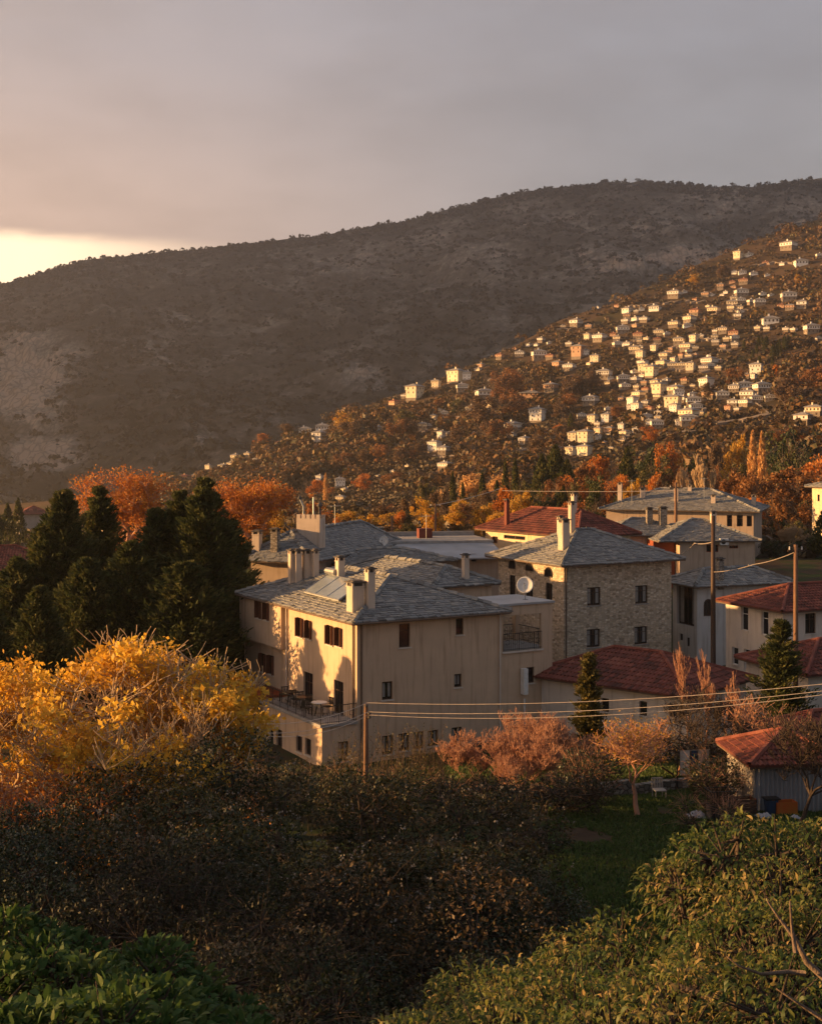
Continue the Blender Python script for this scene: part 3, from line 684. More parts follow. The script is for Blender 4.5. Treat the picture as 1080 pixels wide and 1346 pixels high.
def railing(pts, z, h=.95, m='iron', parent=None, name='railing', step=.13):
    mb = MB(); pts = [Vector((p[0], p[1], z)) for p in pts]
    for a, b in zip(pts, pts[1:]):
        up = Vector((0, 0, h)); mb.tube([a+up, b+up], .025, 5); mb.tube([a+Vector((0, 0, .08)), b+Vector((0, 0, .08))], .015, 4)
        n = max(1, int((b-a).length/step))
        for i in range(n+1):
            p = a.lerp(b, i/n); mb.tube([p, p+up], .022 if i % 8 == 0 else .01, 4, cap=False)
        for i in range(0, n, 4):
            p = a.lerp(b, (i+2)/n if i+2 <= n else 1); rr = .14; d = (b-a).normalized()
            mb.tube([p+Vector((0, 0, h*.5))+(d*math.cos(t)+Vector((0, 0, 1))*math.sin(t))*rr for t in [k*math.pi/5 for k in range(11)]], .012, 4, cap=False)
    return mb.build(name, M[m], parent)

# ---- 1. the tan guest house in the middle
h = House('guest_house', 'large tan plastered house with slate roof, railed terrace and sunlit left wall', 'house', 469, 817, 70, 29.9, -18.6)
Lr = h.along('y', 658); Lb = h.along('y', 725.5); Wl = 15.7; ze = h.ze
ylf = h.along('x', 376)
fy = h.panel('y', 0, Lr, -1.5, ze, 0, 'tan'); fx = h.panel('x', 0, ylf, -1.5, ze, 0, 'tan')
h.panel('y', 0, Lr, -1.5, ze, Wl, 'tan', True); h.panel('x', 0, Wl, -1.5, ze, Lr, 'tan', True)
zj = 3.9+2.75-.15
fu = h.panel('x', ylf, Wl, zj, ze, -.35, 'tan'); fl = h.panel('x', ylf, Wl, -1.5, zj, .05, 'tan')
h.panel('y', -.35, 0, zj, ze, ylf, 'tan'); h.panel('y', -.35, 0, zj, ze, Wl, 'tan', True)
mb = MB(); mb.box(-.35, .05, ylf, Wl, zj-.004, zj+.02); mb.build('jetty_soffit', M['tan'], h.root)
for r in ((524.4, 819.8, 539, 851), (599, 813, 609, 834.5)): h.window(fy, r, frame='dark_wood')
for r in ((502, 896, 516, 920), (596.8, 886, 606.5, 903.5), (593.5, 956, 607, 982), (562, 960, 576, 981), (543, 962, 556.5, 985), (523.5, 964, 538, 987), (502, 967, 517, 992)): h.window(fy, r, curtain=True)
for r in ((390.3, 812, 398.2, 837.5), (402.4, 815.5, 409.6, 840), (429.4, 822, 437.4, 847.7), (441.5, 825, 449.4, 850)): h.window(fx, r, style='shutter')
for r in ((399, 884, 411, 927), (438.8, 895, 451, 939)):
    d = h.window(fx, r, name='balcony_door', sill=False)
for r in ((337, 787, 343.3, 813), (347, 790, 353.7, 815.5)): h.window(fu, r, style='shutter')
for r in ((341.8, 859, 349.3, 884), (352.6, 861.5, 360, 887)): h.window(fl, r, style='shutter')
# terrace block on the left-hand side
zt = 3.72; ty = 7.9
ta = h.panel('x', 0, ty, -1.5, zt, -2.1, 'tan'); tb = h.panel('y', -2.1, 0, -1.5, zt, 0.0, 'tan'); h.panel('y', -2.1, 0, -1.5, zt, ty, 'tan', True)
for r in ((353.9, 959.5, 359.2, 980), (363.4, 959, 370.6, 983), (389.2, 967.5, 396.8, 989), (401, 971, 408.6, 993)): h.window(ta, r, frame='dark_wood')
h.window(tb, (444.5, 975, 458, 1001), curtain=True)
mb = MB(); mb.box(-2.25, -.004, -.1, ty+.1, zt, zt+.16, m=0); mb.build('terrace_floor', M['concrete'], h.root)
railing([(-.05, -.02), (-2.17, -.02), (-2.17, ty)], zt+.16, parent=h.root)
# pergola beyond the terrace
pg = MB()
for (x, y) in ((-4.4, 8.4), (-4.4, 14.2), (-.6, 14.2), (-4.4, 11.3)): pg.box(x-.07, x+.07, y-.07, y+.07, -1, zt)
for x in (-4.4, -2.5, -.6): pg.box(x-.06, x+.06, 8.2, 14.6, zt, zt+.16)
for i in range(24):
    y = 8.3+i*.27; pg.box(-4.9, -.1, y-.035, y+.035, zt+.163, zt+.28)
pgo = pg.build('pergola', M['red_wood'], None); pgo.matrix_world = h.root.matrix_basis.copy(); pgo.location = h.root.location; pgo.rotation_euler = h.root.rotation_euler
tag(pgo, 'brown wooden pergola of close slats beside the terrace of the tan house', 'pergola')
# roof: main hip
zr = ze
h.hip(0, Lr, 0, Wl, zr, 19.5, over=.45, seed=3)
h.gutter('y', -.5, Lr+.3, -.52, zr-.08); h.gutter('x', -.5, Wl+.4, -.52, zr-.08)
h.pipe(.25, -.07, -1, zr-.1, m='soffit'); h.pipe(-.07, .3, zt+.2, zr-.1, m='soffit'); h.pipe(Lr-.1, -.07, -1, zr-.1); h.pipe(-.1, ylf-.25, zt, zr-.1, m='offwhite')
# balcony block at the right-hand end
zb1 = h.hit(658, 797, 'y')[1]; zpar = zb1; yb = 9.5
x0b, z0b = h.hit(661, 857, 'y'); x1b, z1b = h.hit(711, 806, 'y')
fb = h.panel('y', Lr, Lb, -1.5, zpar, -.002, 'tan'); fb['open'] = True; h.panel('x', 0, 3.7, -1.5, z0b, Lb, 'tan', True); h.panel('y', Lr, Lb, -1.5, z0b, 3.7, 'tan', True)
fb['holes'].append((x0b, x1b, z0b, z1b))
mb = MB(); mb.box(Lr+.01, Lb-.02, .2, 3.65, z0b-.2, z0b-.01); mb.build('balcony_floor', M['concrete'], h.root)
mb = MB(); mb.box(Lb-.35, Lb-.01, 3.3, 3.69, z0b, zpar); mb.box(Lr, Lb-.36, 3.4, 3.69, zpar-.35, zpar); mb.box(Lb-.3, Lb-.01, .3, 3.29, zpar-.35, zpar); mb.build('balcony_column', M['tan'], h.root)
railing([(x0b, -.05), (x1b, -.05)], z0b+.02, 1.0, parent=h.root); railing([(Lb-.1, .2), (Lb-.1, 3.6), (Lr+.1, 3.6)], z0b+.02, .95, parent=h.root)
mb = MB(); mb.box(x0b-.1, x1b+.1, -.12, .1, z0b-.1, z0b); mb.build('balcony_sill', M['offwhite'], h.root)
mb = MB(); mb.box(Lr-.2, Lb+.12, -.12, 3.8, zpar, zpar+.12); mb.build('flat_roof', M['sheet'], h.root)
h.window(fb, (692, 877, 702, 898), frame='dark_wood')
mb = MB(); x_, z_ = h.hit(686, 895, 'y'); mb.box(x_-.15, x_+.15, -.4, -.06, z_-.75, z_+.75); mb.tube([(x_, -.25, z_-1), (x_, -.25, -1)], .05); mb.build('meter_cabinet', M['white_paint'], h.root)
h.window(tb, (470, 1200, 471, 1201)) if 0 else None
# chimneys
h.chimney(385.5, 767, 722, 11); h.chimney(393, 765, 722, 12, dpx=None); h.chimney(405, 760, 722, 13); h.chimney(416, 758, 722, 10)
h.chimney(449, 761, 731, 13); h.chimney(471, 803, 764, 24); h.chimney(488.5, 801, 746, 14); h.chimney(634.5, 789, 748, 18)
# solar collector
pts = [h.on_roof(*p) for p in ((399, 783), (445, 795), (459, 775), (431, 761))]
if all(pts):
    up = Vector((0, 0, .28)); a, b, c_, d_ = [p+up for p in pts]; mb = MB(); dn = Vector((0, 0, -.1))
    c_ = b+(d_-a)
    mb.q(a, b, c_, d_, m=0); mb.q(a+dn, b+dn, c_+dn, d_+dn, m=1)
    for p, q in ((a, b), (b, c_), (c_, d_), (d_, a)): mb.q(p, q, q+dn, p+dn, m=1); mb.tube([p, q], .03, 4, m=1)
    for i in (1, 2): mb.tube([a.lerp(b, i/3), d_.lerp(c_, i/3)], .028, 4, m=1)
    for p in (a, b, c_, d_): mb.tube([p, p-up*1.3], .02, 4, m=1)
    M['collector'] = mat('collector_glass', (.2, .23, .25), (.26, .29, .3), rough=.25, spec=.5)
    mb.build('solar_collector', [M['collector'], M['metal']], h.root)
    tk = MB(); tc_ = d_.lerp(c_, .5)+Vector((.1, .5, .15)); dv = (c_-d_).normalized(); tk.tube([d_+Vector((.1, .3, .2)), d_+dv*1.3+Vector((.1, .3, .2))], .22, 10); tk.build('water_tank', M['metal'], h.root)
h.build_walls()
GUEST = h
def dish(loc, r, aim, label, parent=None):
    q = Vector(aim).normalized().to_track_quat('Z', 'Y')
    root = empty('satellite_dish', loc, 0, label, 'satellite dish')
    mb = MB(); mb.lathe([(0, 0), (r*.5, .02), (r*.8, .07), (r, .13), (r*1.01, .12), (r*.8, .05), (r*.5, .0)], (0, 0, 0), 20)
    mb.v = [tuple(q @ Vector(v)+Vector((0, 0, r+.35))) for v in mb.v]; mb.build('reflector', M['white_paint'], root, smooth=True)
    a = MB(); tip = q @ Vector((0, 0, r*.95))+Vector((0, 0, r+.35)); a.tube([Vector((0, 0, .35)), q @ Vector((0, -r, .12))+Vector((0, 0, r+.35)), tip], .02, 5); a.tube([tip, tip+q @ Vector((0, 0, -.1))], .05, 6); a.build('arm', M['metal'], root)
    m_ = MB(); m_.tube([(0, 0, 0), (0, 0, r+.35)], .03, 6); m_.box(-.15, .15, -.15, .15, 0, .03); m_.build('mast', M['metal'], root)
    return root
a_, z_ = h.hit(703, 800, 'y', 2.5); dish(h.l2w(Lb-1.1, 1.2, zpar+.12), .5, (-.2, -1, .35), 'white satellite dish on the flat roof end of the tan house')

# terrace furniture
def chair_at(loc, rz, label):
    t = empty('garden_chair', loc, rz, label, 'chair', 'dark chairs on the house terrace')
    s_ = MB(); s_.box(-.22, .22, -.22, .22, .43, .47); s_.build('seat', M['iron'], t)
    b = MB()
    for i in range(5): b.box(-.2+i*.09, -.16+i*.09, .2, .23, .5, .88)
    b.box(-.22, .22, .195, .235, .88, .93); b.build('backrest', M['iron'], t)
    for x in (-.2, .2):
        for y in (-.2, .2): l = MB(); l.tube([(x, y, 0), (x*.95, y*.95, .44)], .018, 5); l.build('leg', M['iron'], t)
        a = MB(); a.tube([(x*1.1, -.2, .44), (x*1.1, -.2, .66), (x*1.1, .2, .66)], .015, 5); a.build('armrest', M['iron'], t)
    return t
def table_at(loc, rz, m, label):
    t = empty('garden_table', loc, rz, label, 'table'); s_ = MB(); s_.lathe([(0, .7), (.44, .7), (.45, .72), (.44, .74), (0, .74)], n=18); s_.build('table_top', M[m], t)
    for k in range(4): l = MB(); a = k*math.pi/2+.7; l.tube([(math.cos(a)*.1, math.sin(a)*.1, .7), (math.cos(a)*.32, math.sin(a)*.32, 0)], .02, 5); l.build('leg', M['iron'], t)
    return t
zf = zt+.16
table_at(h.l2w(-1.2, 5.9, zf), 0, 'iron', 'dark round table at the far end of the terrace'); table_at(h.l2w(-1.15, 2.3, zf), 0, 'white_paint', 'white round table near the front of the terrace')
table_at(h.l2w(-1.2, 4.1, zf), 0, 'dark_wood', 'brown round table in the middle of the terrace')
for i, (x, y, a, lb) in enumerate(((-1.25, 6.8, 3.0, 'dark chair behind the farthest terrace table'), (-1.3, 5.15, 0.1, 'dark chair in front of the farthest terrace table'), (-1.2, 4.9, 3.2, 'dark chair behind the brown terrace table'),
        (-1.15, 3.35, 0, 'dark chair in front of the brown terrace table'), (-1.75, 2.6, 1.6, 'dark chair on the railing side of the white terrace table'), (-.6, 2.3, -1.4, 'dark chair on the wall side of the white terrace table'))):
    chair_at(h.l2w(x, y, zf), h.ang+a, lb)

# ---- 1b. slate roofed wing behind the guest house
w = House('slate_wing_house', 'low house with lumpy slate roof tucked behind the tan house', 'house', 571, 771, 84, 29.9, -17)
Lx = w.along('y', 646)
a, b = w.boxwalls(0, Lx, 0, 13, -1, w.ze, 'tan'); w.hip(0, Lx, 0, 13, w.ze, 21, over=.45, seed=5)
w.chimney(613.5, 762, 728, 10); w.build_walls()

# ---- 2. house with the big stove chimney behind, left
w = House('slate_roof_house', 'long low house with grey slate roof and one very big chimney, behind the tan house', 'house', 402, 738, 94, 71, -17)
w.ze = w.ze; Lx = 19; Wy = w.along('x', 330)
a, b = w.boxwalls(0, Lx, 0, Wy, -1, w.ze, 'peach')
for r in ((477, 726, 483, 732), (490.5, 722.5, 495, 729), (468, 728, 471, 733)): w.window(a, r, sill=False)
w.hip(0, Lx, 0, Wy, w.ze, 34 if Wy < 7 else 24, over=.7, seed=6)
l = w.on_roof(409, 710)
if l is None: l = Vector((6, 5, w.rz(6, 5)))
mb = MB(); zt_ = (HY-676)/F*w.l2w(*l).y-w.base; Lw, Ld = 2.0, 1.1
mb.box(l.x-.5, l.x+.6, l.y-.9, l.y+1.0, l.z-1, zt_-.3)
for i in range(5): mb.box(l.x-.5, l.x-.3, l.y-.9+i*.4, l.y-.62+i*.4, zt_-.3, zt_); mb.box(l.x+.4, l.x+.6, l.y-.9+i*.4, l.y-.62+i*.4, zt_-.3, zt_-.05)
ch = mb.build('chimney', M['chim'], w.root)
fp = MB(); fp.tube([(l.x, l.y-.2, zt_-.4), (l.x, l.y-.2, zt_+1.3)], .08, 8); fp.tube([(l.x, l.y+.6, zt_-.4), (l.x, l.y+.65, zt_+.6), (l.x, l.y+.95, zt_+1.2)], .08, 8); fp.build('flue_pipe', M['metal'], ch)
fp = MB(); fp.tube([(l.x, l.y-.7, zt_-.4), (l.x, l.y-.7, zt_+.7)], .12, 8); fp.lathe([(.1, .55), (.24, .6), (.26, .7), (.1, .9), (0, 1.05)], (l.x, l.y-.7, zt_), 8); fp.lathe([(.05, 1.1), (.22, 1.15), (.1, 1.35), (0, 1.5)], (l.x, l.y+.95, zt_), 8); fp.build('flue_cowl', M['soot'], ch)
w.chimney(342.5, 722, 697, 13); w.chimney(366, 724, 694, 12, m='chim_stone'); w.build_walls()
dish(P(505, 724, 108), .45, (-.6, -.9, .3), 'small white satellite dish on the wall of the peach coloured house')

# ---- 3. flat roofed sheds between
w = House('flat_roof_building', 'low tan building with flat concrete roof and pale sheet metal lean-to', 'building', 625, 716, 108, 12, -14)
zz = w.ze; w.c = w.c; a, b = w.boxwalls(-8.5, 2, 0, 8, -1, zz-.9, 'peach'); 
mb = MB(); mb.q((-9, -1, zz-1.0), (2.4, -1, zz-1.0), (2.4, 3.4, zz-.1), (-6, 3.4, zz-.1), m=0); mb.q((-9, -1, zz-1.1), (2.4, -1, zz-1.1), (2.4, 3.4, zz-.2), (-6, 3.4, zz-.2)); mb.q((-9, -1, zz-1.0), (2.4, -1, zz-1.0), (2.4, -1, zz-1.12), (-9, -1, zz-1.12)); mb.build('lean_to_roof', M['sheet'], w.root)
mb = MB(); mb.box(-8.8, 2.5, 3.4, 10, zz-.1, zz+.12); mb.box(-8.8, 2.5, 10, 10.3, zz-.1, zz+.5); mb.build('flat_roof', M['concrete'], w.root)
mb = MB(); mb.box(-8.6, 2.4, 3.5, 10, zz-2, zz-.1); mb.build('upper_wall', M['peach'], w.root)
mb = MB(); mb.box(-3.3, -2.1, 7, 8, zz+.1, zz+.95); mb.build('brick_stack', M['tile'], w.root)
mb = MB(); mb.box(-7.4, -6.7, 6, 6.7, zz+.1, zz+1.1); mb.box(-7.5, -6.6, 5.9, 6.8, zz+1.1, zz+1.2); mb.build('chimney', M['chim_stone'], w.root)
w.window(a, (619, 728, 626, 738), sill=False); w.build_walls()

w = House('pantile_shed', 'small shed with a worn slate roof against the left side of the flat roofed building', 'shed', 545, 733, 100, 20, -15)
w.boxwalls(-6, 3, 0, 6, -1, w.ze-.3, 'peach'); w.hip(-6, 3, 0, 6, w.ze-.3, 13, over=.4, seed=12); w.build_walls()

# ---- 4. red roofed cream house
w = House('red_roof_house', 'cream walled house with red tiled roof and sunlit left wall behind the stone house', 'house', 760, 705, 108, 34.5, -15)
Wy = w.along('x', 638); Lx = w.along('y', 828)
a, b = w.boxwalls(0, Lx, 0, Wy, -1, w.ze, 'cream')
for r in ((648, 705, 653, 714), (649, 747, 653, 752), (662, 704, 690, 709)): w.window(b, r, style='shutter' if r[2]-r[0] < 10 else 'x', sill=False)
w.hip(0, Lx, 0, Wy, w.ze, 28, 'tile', over=.7, seed=7)
w.chimney(667.5, 690, 656, 7, m='tile'); w.chimney(756, 676, 648, 8); w.build_walls()

# ---- 5. stone house
w = House('stone_house', 'tall rubble stone house with slate hip roof and white chimney right of the tan house', 'house', 741, 742, 92, 29, -16.6)
Lx = w.along('y', 882); Wy = w.along('x', 655)
a, b = w.boxwalls(0, Lx, 0, Wy, -1.5, w.ze, 'stone')
for r in ((771.5, 772, 789, 796), (834.5, 769.5, 851, 793.5), (771, 827, 788.5, 851), (833.5, 823.5, 850.5, 847)): w.window(a, r, curtain=True)
for r in ((669, 756, 677, 783), (690, 760, 700, 785), (716.5, 766.5, 725.5, 792)): w.window(b, r)
w.window(b, (725, 850, 737, 885)) if 0 else None
for r in ((669, 736, 677, 747), (691, 740, 700.5, 750), (716, 746, 726, 758)): w.arch(b, r)
w.hip(0, Lx, 0, Wy, w.ze, 22.5, over=.75, seed=8)
w.pipe(.15, -.08, -1, w.ze-.1, m='soffit'); 
w.chimney(744, 722, 682, 15); w.chimney(737.5, 712, 678, 8); w.chimney(753, 700, 659, 9)
w.build_walls()
l = w.l2w(8.9, -1.2, .8)

# ---- 6. two slate roofed houses behind
w = House('big_slate_house', 'wide house with blue grey slate roof, highest of the slate roofs at the back right', 'house', 990, 672, 148, -20, -13)
Lx = 0
w2l = w
a = w.panel('y', -17, 0, -1, w.ze, 0, 'peach'); w.panel('x', 0, 11, -1, w.ze, 0, 'peach', True); w.panel('x', 0, 11, -1, w.ze, -17, 'peach'); w.panel('y', -17, 0, -1, w.ze, 11, 'peach', True)
w.hip(-17, 0, 0, 11, w.ze, 20, over=.8, seed=14)
for r in ((955, 677, 962, 692), (968, 677, 976, 692), (981, 678, 988, 692)): w.window(a, r, sill=False, frame='dark_wood')
for (px, pb, pt_, ww) in ((814, 660, 634, 7), (844, 655, 641, 8), (888, 660, 640, 7), (937, 662, 650, 7), (990, 664, 650, 7), (906, 646, 637, 6)): w.chimney(px, pb, pt_, ww)
w.build_walls()
w = House('slate_hip_house', 'tan house with slate hip roof, wall air conditioner and red wooden porch', 'house', 893, 711, 125, 4, -14.5)
Lx = w.along('y', 992)
a, b = w.boxwalls(0, Lx, 0, 8, -1, w.ze, 'peach'); w.hip(-1.7, Lx, 0, 8, w.ze, 22, over=.5, seed=15)
c_, d_ = w.boxwalls(-6, 0.2, 4, 10, -1, w.ze+.3, 'peach'); w.hip(-6, 1.5, 4, 10, w.ze+.3, 23, over=.5, seed=16)
rw = MB(); rw.box(-2.2, -.05, 1.5, 4, 0, w.ze-.1); rw.build('wooden_porch', M['red_wood'], w.root)
for r in ((928, 716, 944, 726), (958, 717, 970, 721)): w.window(a, r, sill=False, frame='red_wood')
for (px, pb, pt_, ww) in ((854, 690, 667, 8), (872, 692, 666, 10), (938, 690, 672, 7), (986, 700, 680, 6)): w.chimney(px, pb, pt_, ww, m='chim_stone' if px < 900 else 'chim')
w.build_walls()
ac = empty('air_conditioner', w.l2w(w.hit(950, 714, 'y')[0], -.28, w.hit(950, 716, 'y')[1]), w.ang, 'white air conditioner unit on the wall under the back right slate roof', 'air conditioner')
mb = MB(); mb.box(-.42, .42, -.18, .18, 0, .62); mb.build('case', M['white_paint'], ac); mb = MB(); mb.lathe([(0, .0), (.2, .0), (.22, .02), (.24, .0)], n=14); mb.v = [(v[0]-.1, -.19-v[2], .31+v[1]) for v in mb.v]; mb.build('fan_grille', M['iron'], ac)
mb = MB(); mb.box(-.4, -.36, -.18, .28, -.06, 0); mb.box(.36, .4, -.18, .28, -.06, 0); mb.build('bracket', M['metal'], ac)

# ---- 7. white house with a covered dark balcony
w = House('balcony_house', 'pale plastered house with slate roof and dark covered balcony behind the utility pole', 'house', 916, 770, 100, 21, -17)
Lx = w.along('y', 1030); Wy = w.along('x', 884)
a, b = w.boxwalls(0, Lx, 0, Wy, -1.5, w.ze, 'white')
w.window(b, (889, 771, 912, 822), style='x', name='glazed_balcony', sill=False, curtain=True, dep=.3)
for r in ((893, 833, 897, 842), (902, 838, 906, 850)): w.window(b, r, sill=False)
w.arch(a, (925, 788, 936, 809)); w.hip(0, Lx, 0, Wy, w.ze, 24, over=.7, seed=18); w.chimney(948, 765, 733, 10, m='chim_stone'); w.build_walls(depth=.3)
dish(P(966, 814, 92.5), .32, (-.8, -.9, .2), 'small white satellite dish at the corner of the white red roofed house')

# ---- 8. white house, right, red roof
w = House('white_red_roof_house', 'white plastered house with dark red tiled roof at the right edge beside the dark fir', 'house', 1029, 803, 84, 24, -17.2)
Wy = w.along('x', 953.5); Lx = 12
a, b = w.boxwalls(0, Lx, 0, Wy, -1.5, w.ze, 'offwhite')
for r in ((974, 797.5, 983, 829), (1000.5, 803.5, 1009.5, 835), (962, 851, 970, 874), (977.5, 853.5, 985.5, 882)): w.window(b, r, frame='white_paint')
w.window(a, (1058, 806, 1072, 833)); 
w.hip(0, Lx, 0, Wy, w.ze, 20, 'tile', over=.5, seed=20)
bw = MB(); bw.box(1.0, 12, -2.0, -.004, w.ze-4.4, w.ze-4.2); bw.box(1.0, 12, -2.1, -2.0, w.ze-4.4, w.ze-3.3); bw.build('balcony', M['grey_plaster'], w.root)
w.build_walls()
w = House('red_roof_outbuilding', 'low outbuilding with red tiled roof at the right edge behind the dark fir', 'outbuilding', 1062, 886, 73, 20, -17)
w.boxwalls(0, 9, 0, 6, -1, w.ze, 'offwhite'); w.hip(0, 9, 0, 6, w.ze, 21, 'tile', over=.5, seed=22); w.build_walls()

# ---- 9. long low red roofed house
w = House('low_red_roof_house', 'long low whitewashed house with worn dark red tiled roof behind the bare shrubs', 'house', 903, 915, 70, 50, -17.2)
Wy = w.along('x', 697); Lx = w.along('y', 980)
a, b = w.boxwalls(0, Lx, 0, Wy, -1, w.ze, 'offwhite')
w.hip(0, Lx, 0, Wy, w.ze, 21, 'tile', over=.45, seed=21, rowh=.45)
for r in ((879, 925, 887, 943), (840, 922, 850, 941), (790, 918, 800, 936)): w.window(b, r)
w.window(a, (938, 925, 950, 945)); w.window(a, (956, 918, 966, 950))
w.build_walls()

# ---- 10. corrugated shed
w = House('corrugated_shed', 'small shed of pale corrugated sheet with sagging red roof behind the leaning bare tree', 'shed', 993, 1005, 51, 4, -14.9)
L_ = 2.7; mb = MB(); n = 96
prev = None
for i in range(n+1):
    x = .0+L_*i/n*1.0; y = .045*math.sin(i*2*math.pi/6.5)
    if prev: mb.q((prev[0], prev[1], 0), (x, y, 0), (x, y, w.ze-.12*x), (prev[0], prev[1], w.ze-.12*prev[0]))
    prev = (x, y)
mb.build('corrugated_wall', M['sheet'], w.root)
mb = MB(); mb.box(-.06, -.01, .0, 3.4, 0, w.ze); mb.box(0, L_, .1, .14, 0, w.ze-.4); mb.box(L_-.02, L_+.05, 0, 3.4, 0, w.ze-.4); mb.box(0, L_, 3.3, 3.4, 0, w.ze-.4); mb.build('wall', M['grey_plaster'], w.root)
w.hip(-.05, L_+.8, 0, 3.6, w.ze, 24, 'tile', over=.3, seed=23, rowh=.3, sw=.2)
w.build_walls()
w = House('garden_outhouse', 'small red tiled outhouse half hidden at the right edge beyond the corrugated shed', 'shed', 1052, 983, 58, 18, -15.5)
w.boxwalls(0, 5, 0, 4, -1, w.ze, 'grey_plaster'); w.hip(0, 5, 0, 4, w.ze, 24, 'tile', over=.4, seed=24); w.build_walls()

# ---- right edge tall house and left edge roofs
w = House('pale_edge_house', 'tall pale yellow house cut by the right edge above the autumn trees', 'house', 1086, 640, 170, 29, -16)
Wy = w.along('x', 1067)
a, b = w.boxwalls(0, 11, 0, Wy, -2, w.ze, 'cream')
w.hip(0, 11, 0, Wy, w.ze, 18, over=.7, seed=26); w.window(b, (1074, 650, 1077, 659), sill=False); w.build_walls()
w = House('red_roof_cottage', 'red tiled cottage at the left edge behind the dark conifers', 'cottage', 22, 752, 118, 24, -17)
a, b = w.boxwalls(-9, 5, 0, 9, -3, w.ze, 'offwhite'); w.hip(-9, 5, 0, 9, w.ze, 22, 'tile', over=.6, seed=27); w.build_walls()
w = House('distant_red_roof_house', 'hazy red roofed house far beyond the conifers at the left edge', 'house', 40, 676, 380, 24, -36)
a, b = w.boxwalls(-3, 6, 0, 9, -3, w.ze, 'grey_plaster'); w.hip(-3, 6, 0, 9, w.ze, 24, 'tile', over=.6, seed=28, rowh=1.2, sw=1.2)
w.build_walls()
w = House('distant_orange_roof_house', 'hazy house with orange roof beyond the orange tree between the conifers', 'house', 172, 694, 200, 24, -26)
a, b = w.boxwalls(-4, 5, 0, 9, -3, w.ze, 'cream'); w.hip(-4, 5, 0, 9, w.ze, 22, 'tile', over=.6, seed=29, rowh=.8, sw=.8); w.build_walls()

# ------------------------------------------------------------------ foreground masses of leaves
def mass(name, label, cat, balls, leafm, per, leafs, arc=False, droop=1.1, w=.5, stems=True, inner='bark_dark', tw=0, twm='bark_red', seg=3, seedheads=0, thr=.25):
    """shrub made of many overlapping lumpy clumps (world centre, radius); leaves lie through their outer shells"""
    base = Vector(balls[len(balls)//2][0]); gx, gy = float(np.mean([b[0][0] for b in balls])), float(np.mean([b[0][1] for b in balls])); g = gzf(gx, gy)
    root = empty(name, (gx, gy, g), 0, label, cat)
    o = np.array([gx, gy, g]); Vs, Fs, Rs, nV = [], [], [], 0; C = np.array([b[0] for b in balls]); Rr = np.array([b[1] for b in balls])
    for bi, (c, r) in enumerate(balls):
        n = int(per*r*r)
        pts, d, k = lumpy(np.array(c), (r, r, r*.85), n, shell=.3)
        inside = np.zeros(n, bool)                       # drop leaves buried deep in a neighbouring clump
        D = np.linalg.norm(pts[:, None]-C[None], axis=2)-Rr[None]*.62; D[:, bi] = 1
        keep = (D.min(1) > 0) & (d[:, 2] > -.75)
        pts, d, k = pts[keep]-o, d[keep], k[keep]; n = len(pts)
        if n == 0: continue
        if arc: V, Fc = arcleaves(pts, d+np.array([0, 0, .3]), leafs*rng.uniform(.55, 1.25, n), w=w, droop=droop, seg=seg); m = seg
        else: V, Fc = leafquads(pts, leafs*rng.uniform(.5, 1.3, n), nrm=d+np.array([0, 0, .2]), w=w); m = 1
        cr = rng.random(); rv = np.clip(cr*.55-.08+.15*(k-.3)+rng.random(n)*.52, 0, .999)
        Vs.append(V); Fs.append(Fc+nV); Rs.append(np.repeat(rv, m)); nV += len(V)
    npmesh('leaves', np.concatenate(Vs), np.concatenate(Fs), M[leafm], root, rv=np.concatenate(Rs))
    if stems:
        p0, p1, r0, r1 = [], [], [], []
        for (c, r) in balls:
            c = np.array(c)-o; foot = np.array([c[0]*.55, c[1]*.55, gzf(gx+c[0]*.55, gy+c[1]*.55)-g-.1])
            mid = (c+foot)/2+rng.normal(size=3)*.3
            for a_, b_, q0, q1 in ((foot, mid, .06, .045), (mid, c, .045, .03)): p0.append(a_); p1.append(b_); r0.append(q0); r1.append(q1)
            n = 14; d = rdir(n)
            for j in range(n): p0.append(c); p1.append(c+d[j]*r*.95); r0.append(.02); r1.append(.004)
        V, Fc = tubes(p0, p1, r0, r1, 4); npmesh('stems', V, Fc, M[inner], root)
    if tw:
        n = tw; i = rng.integers(0, len(balls), n); d = rdir(n); d[:, 2] = np.abs(d[:, 2])*.8+.1; L = rng.uniform(.25, .8, n)[:, None]
        s0 = C[i]-o+d*Rr[i][:, None]*.8; cu = rng.normal(size=(n, 3))*.35
        s1 = s0+(d+cu*.3)*L*.6; s2 = s1+(d+cu)*L*.6-np.array([0, 0, .12])
        V1, F1 = tubes(s0, s1, np.full(n, .007), np.full(n, .005), 3); V2, F2 = tubes(s1, s2, np.full(n, .005), np.full(n, .002), 3)
        npmesh('twigs', np.concatenate([V1, V2]), np.concatenate([F1, F2+len(V1)]), M[twm], root)['kind'] = 'stuff'
    if seedheads:
        n = seedheads; i = rng.integers(0, len(balls), n); d = rdir(n); d[:, 2] = np.abs(d[:, 2]); s0 = C[i]-o+d*Rr[i][:, None]*.98
        hub = np.repeat(s0, 4, 0)+rng.normal(size=(n*4, 3))*.035; V, Fc = leafquads(hub, .03*rng.uniform(.6, 1.3, n*4), w=.9)
        npmesh('seed_heads', V, Fc, M['fluff'], root)
    return root
M['fluff'] = mat('seed_fluff', (.3, .27, .24), (.2, .18, .16), rough=1, trans=.3)
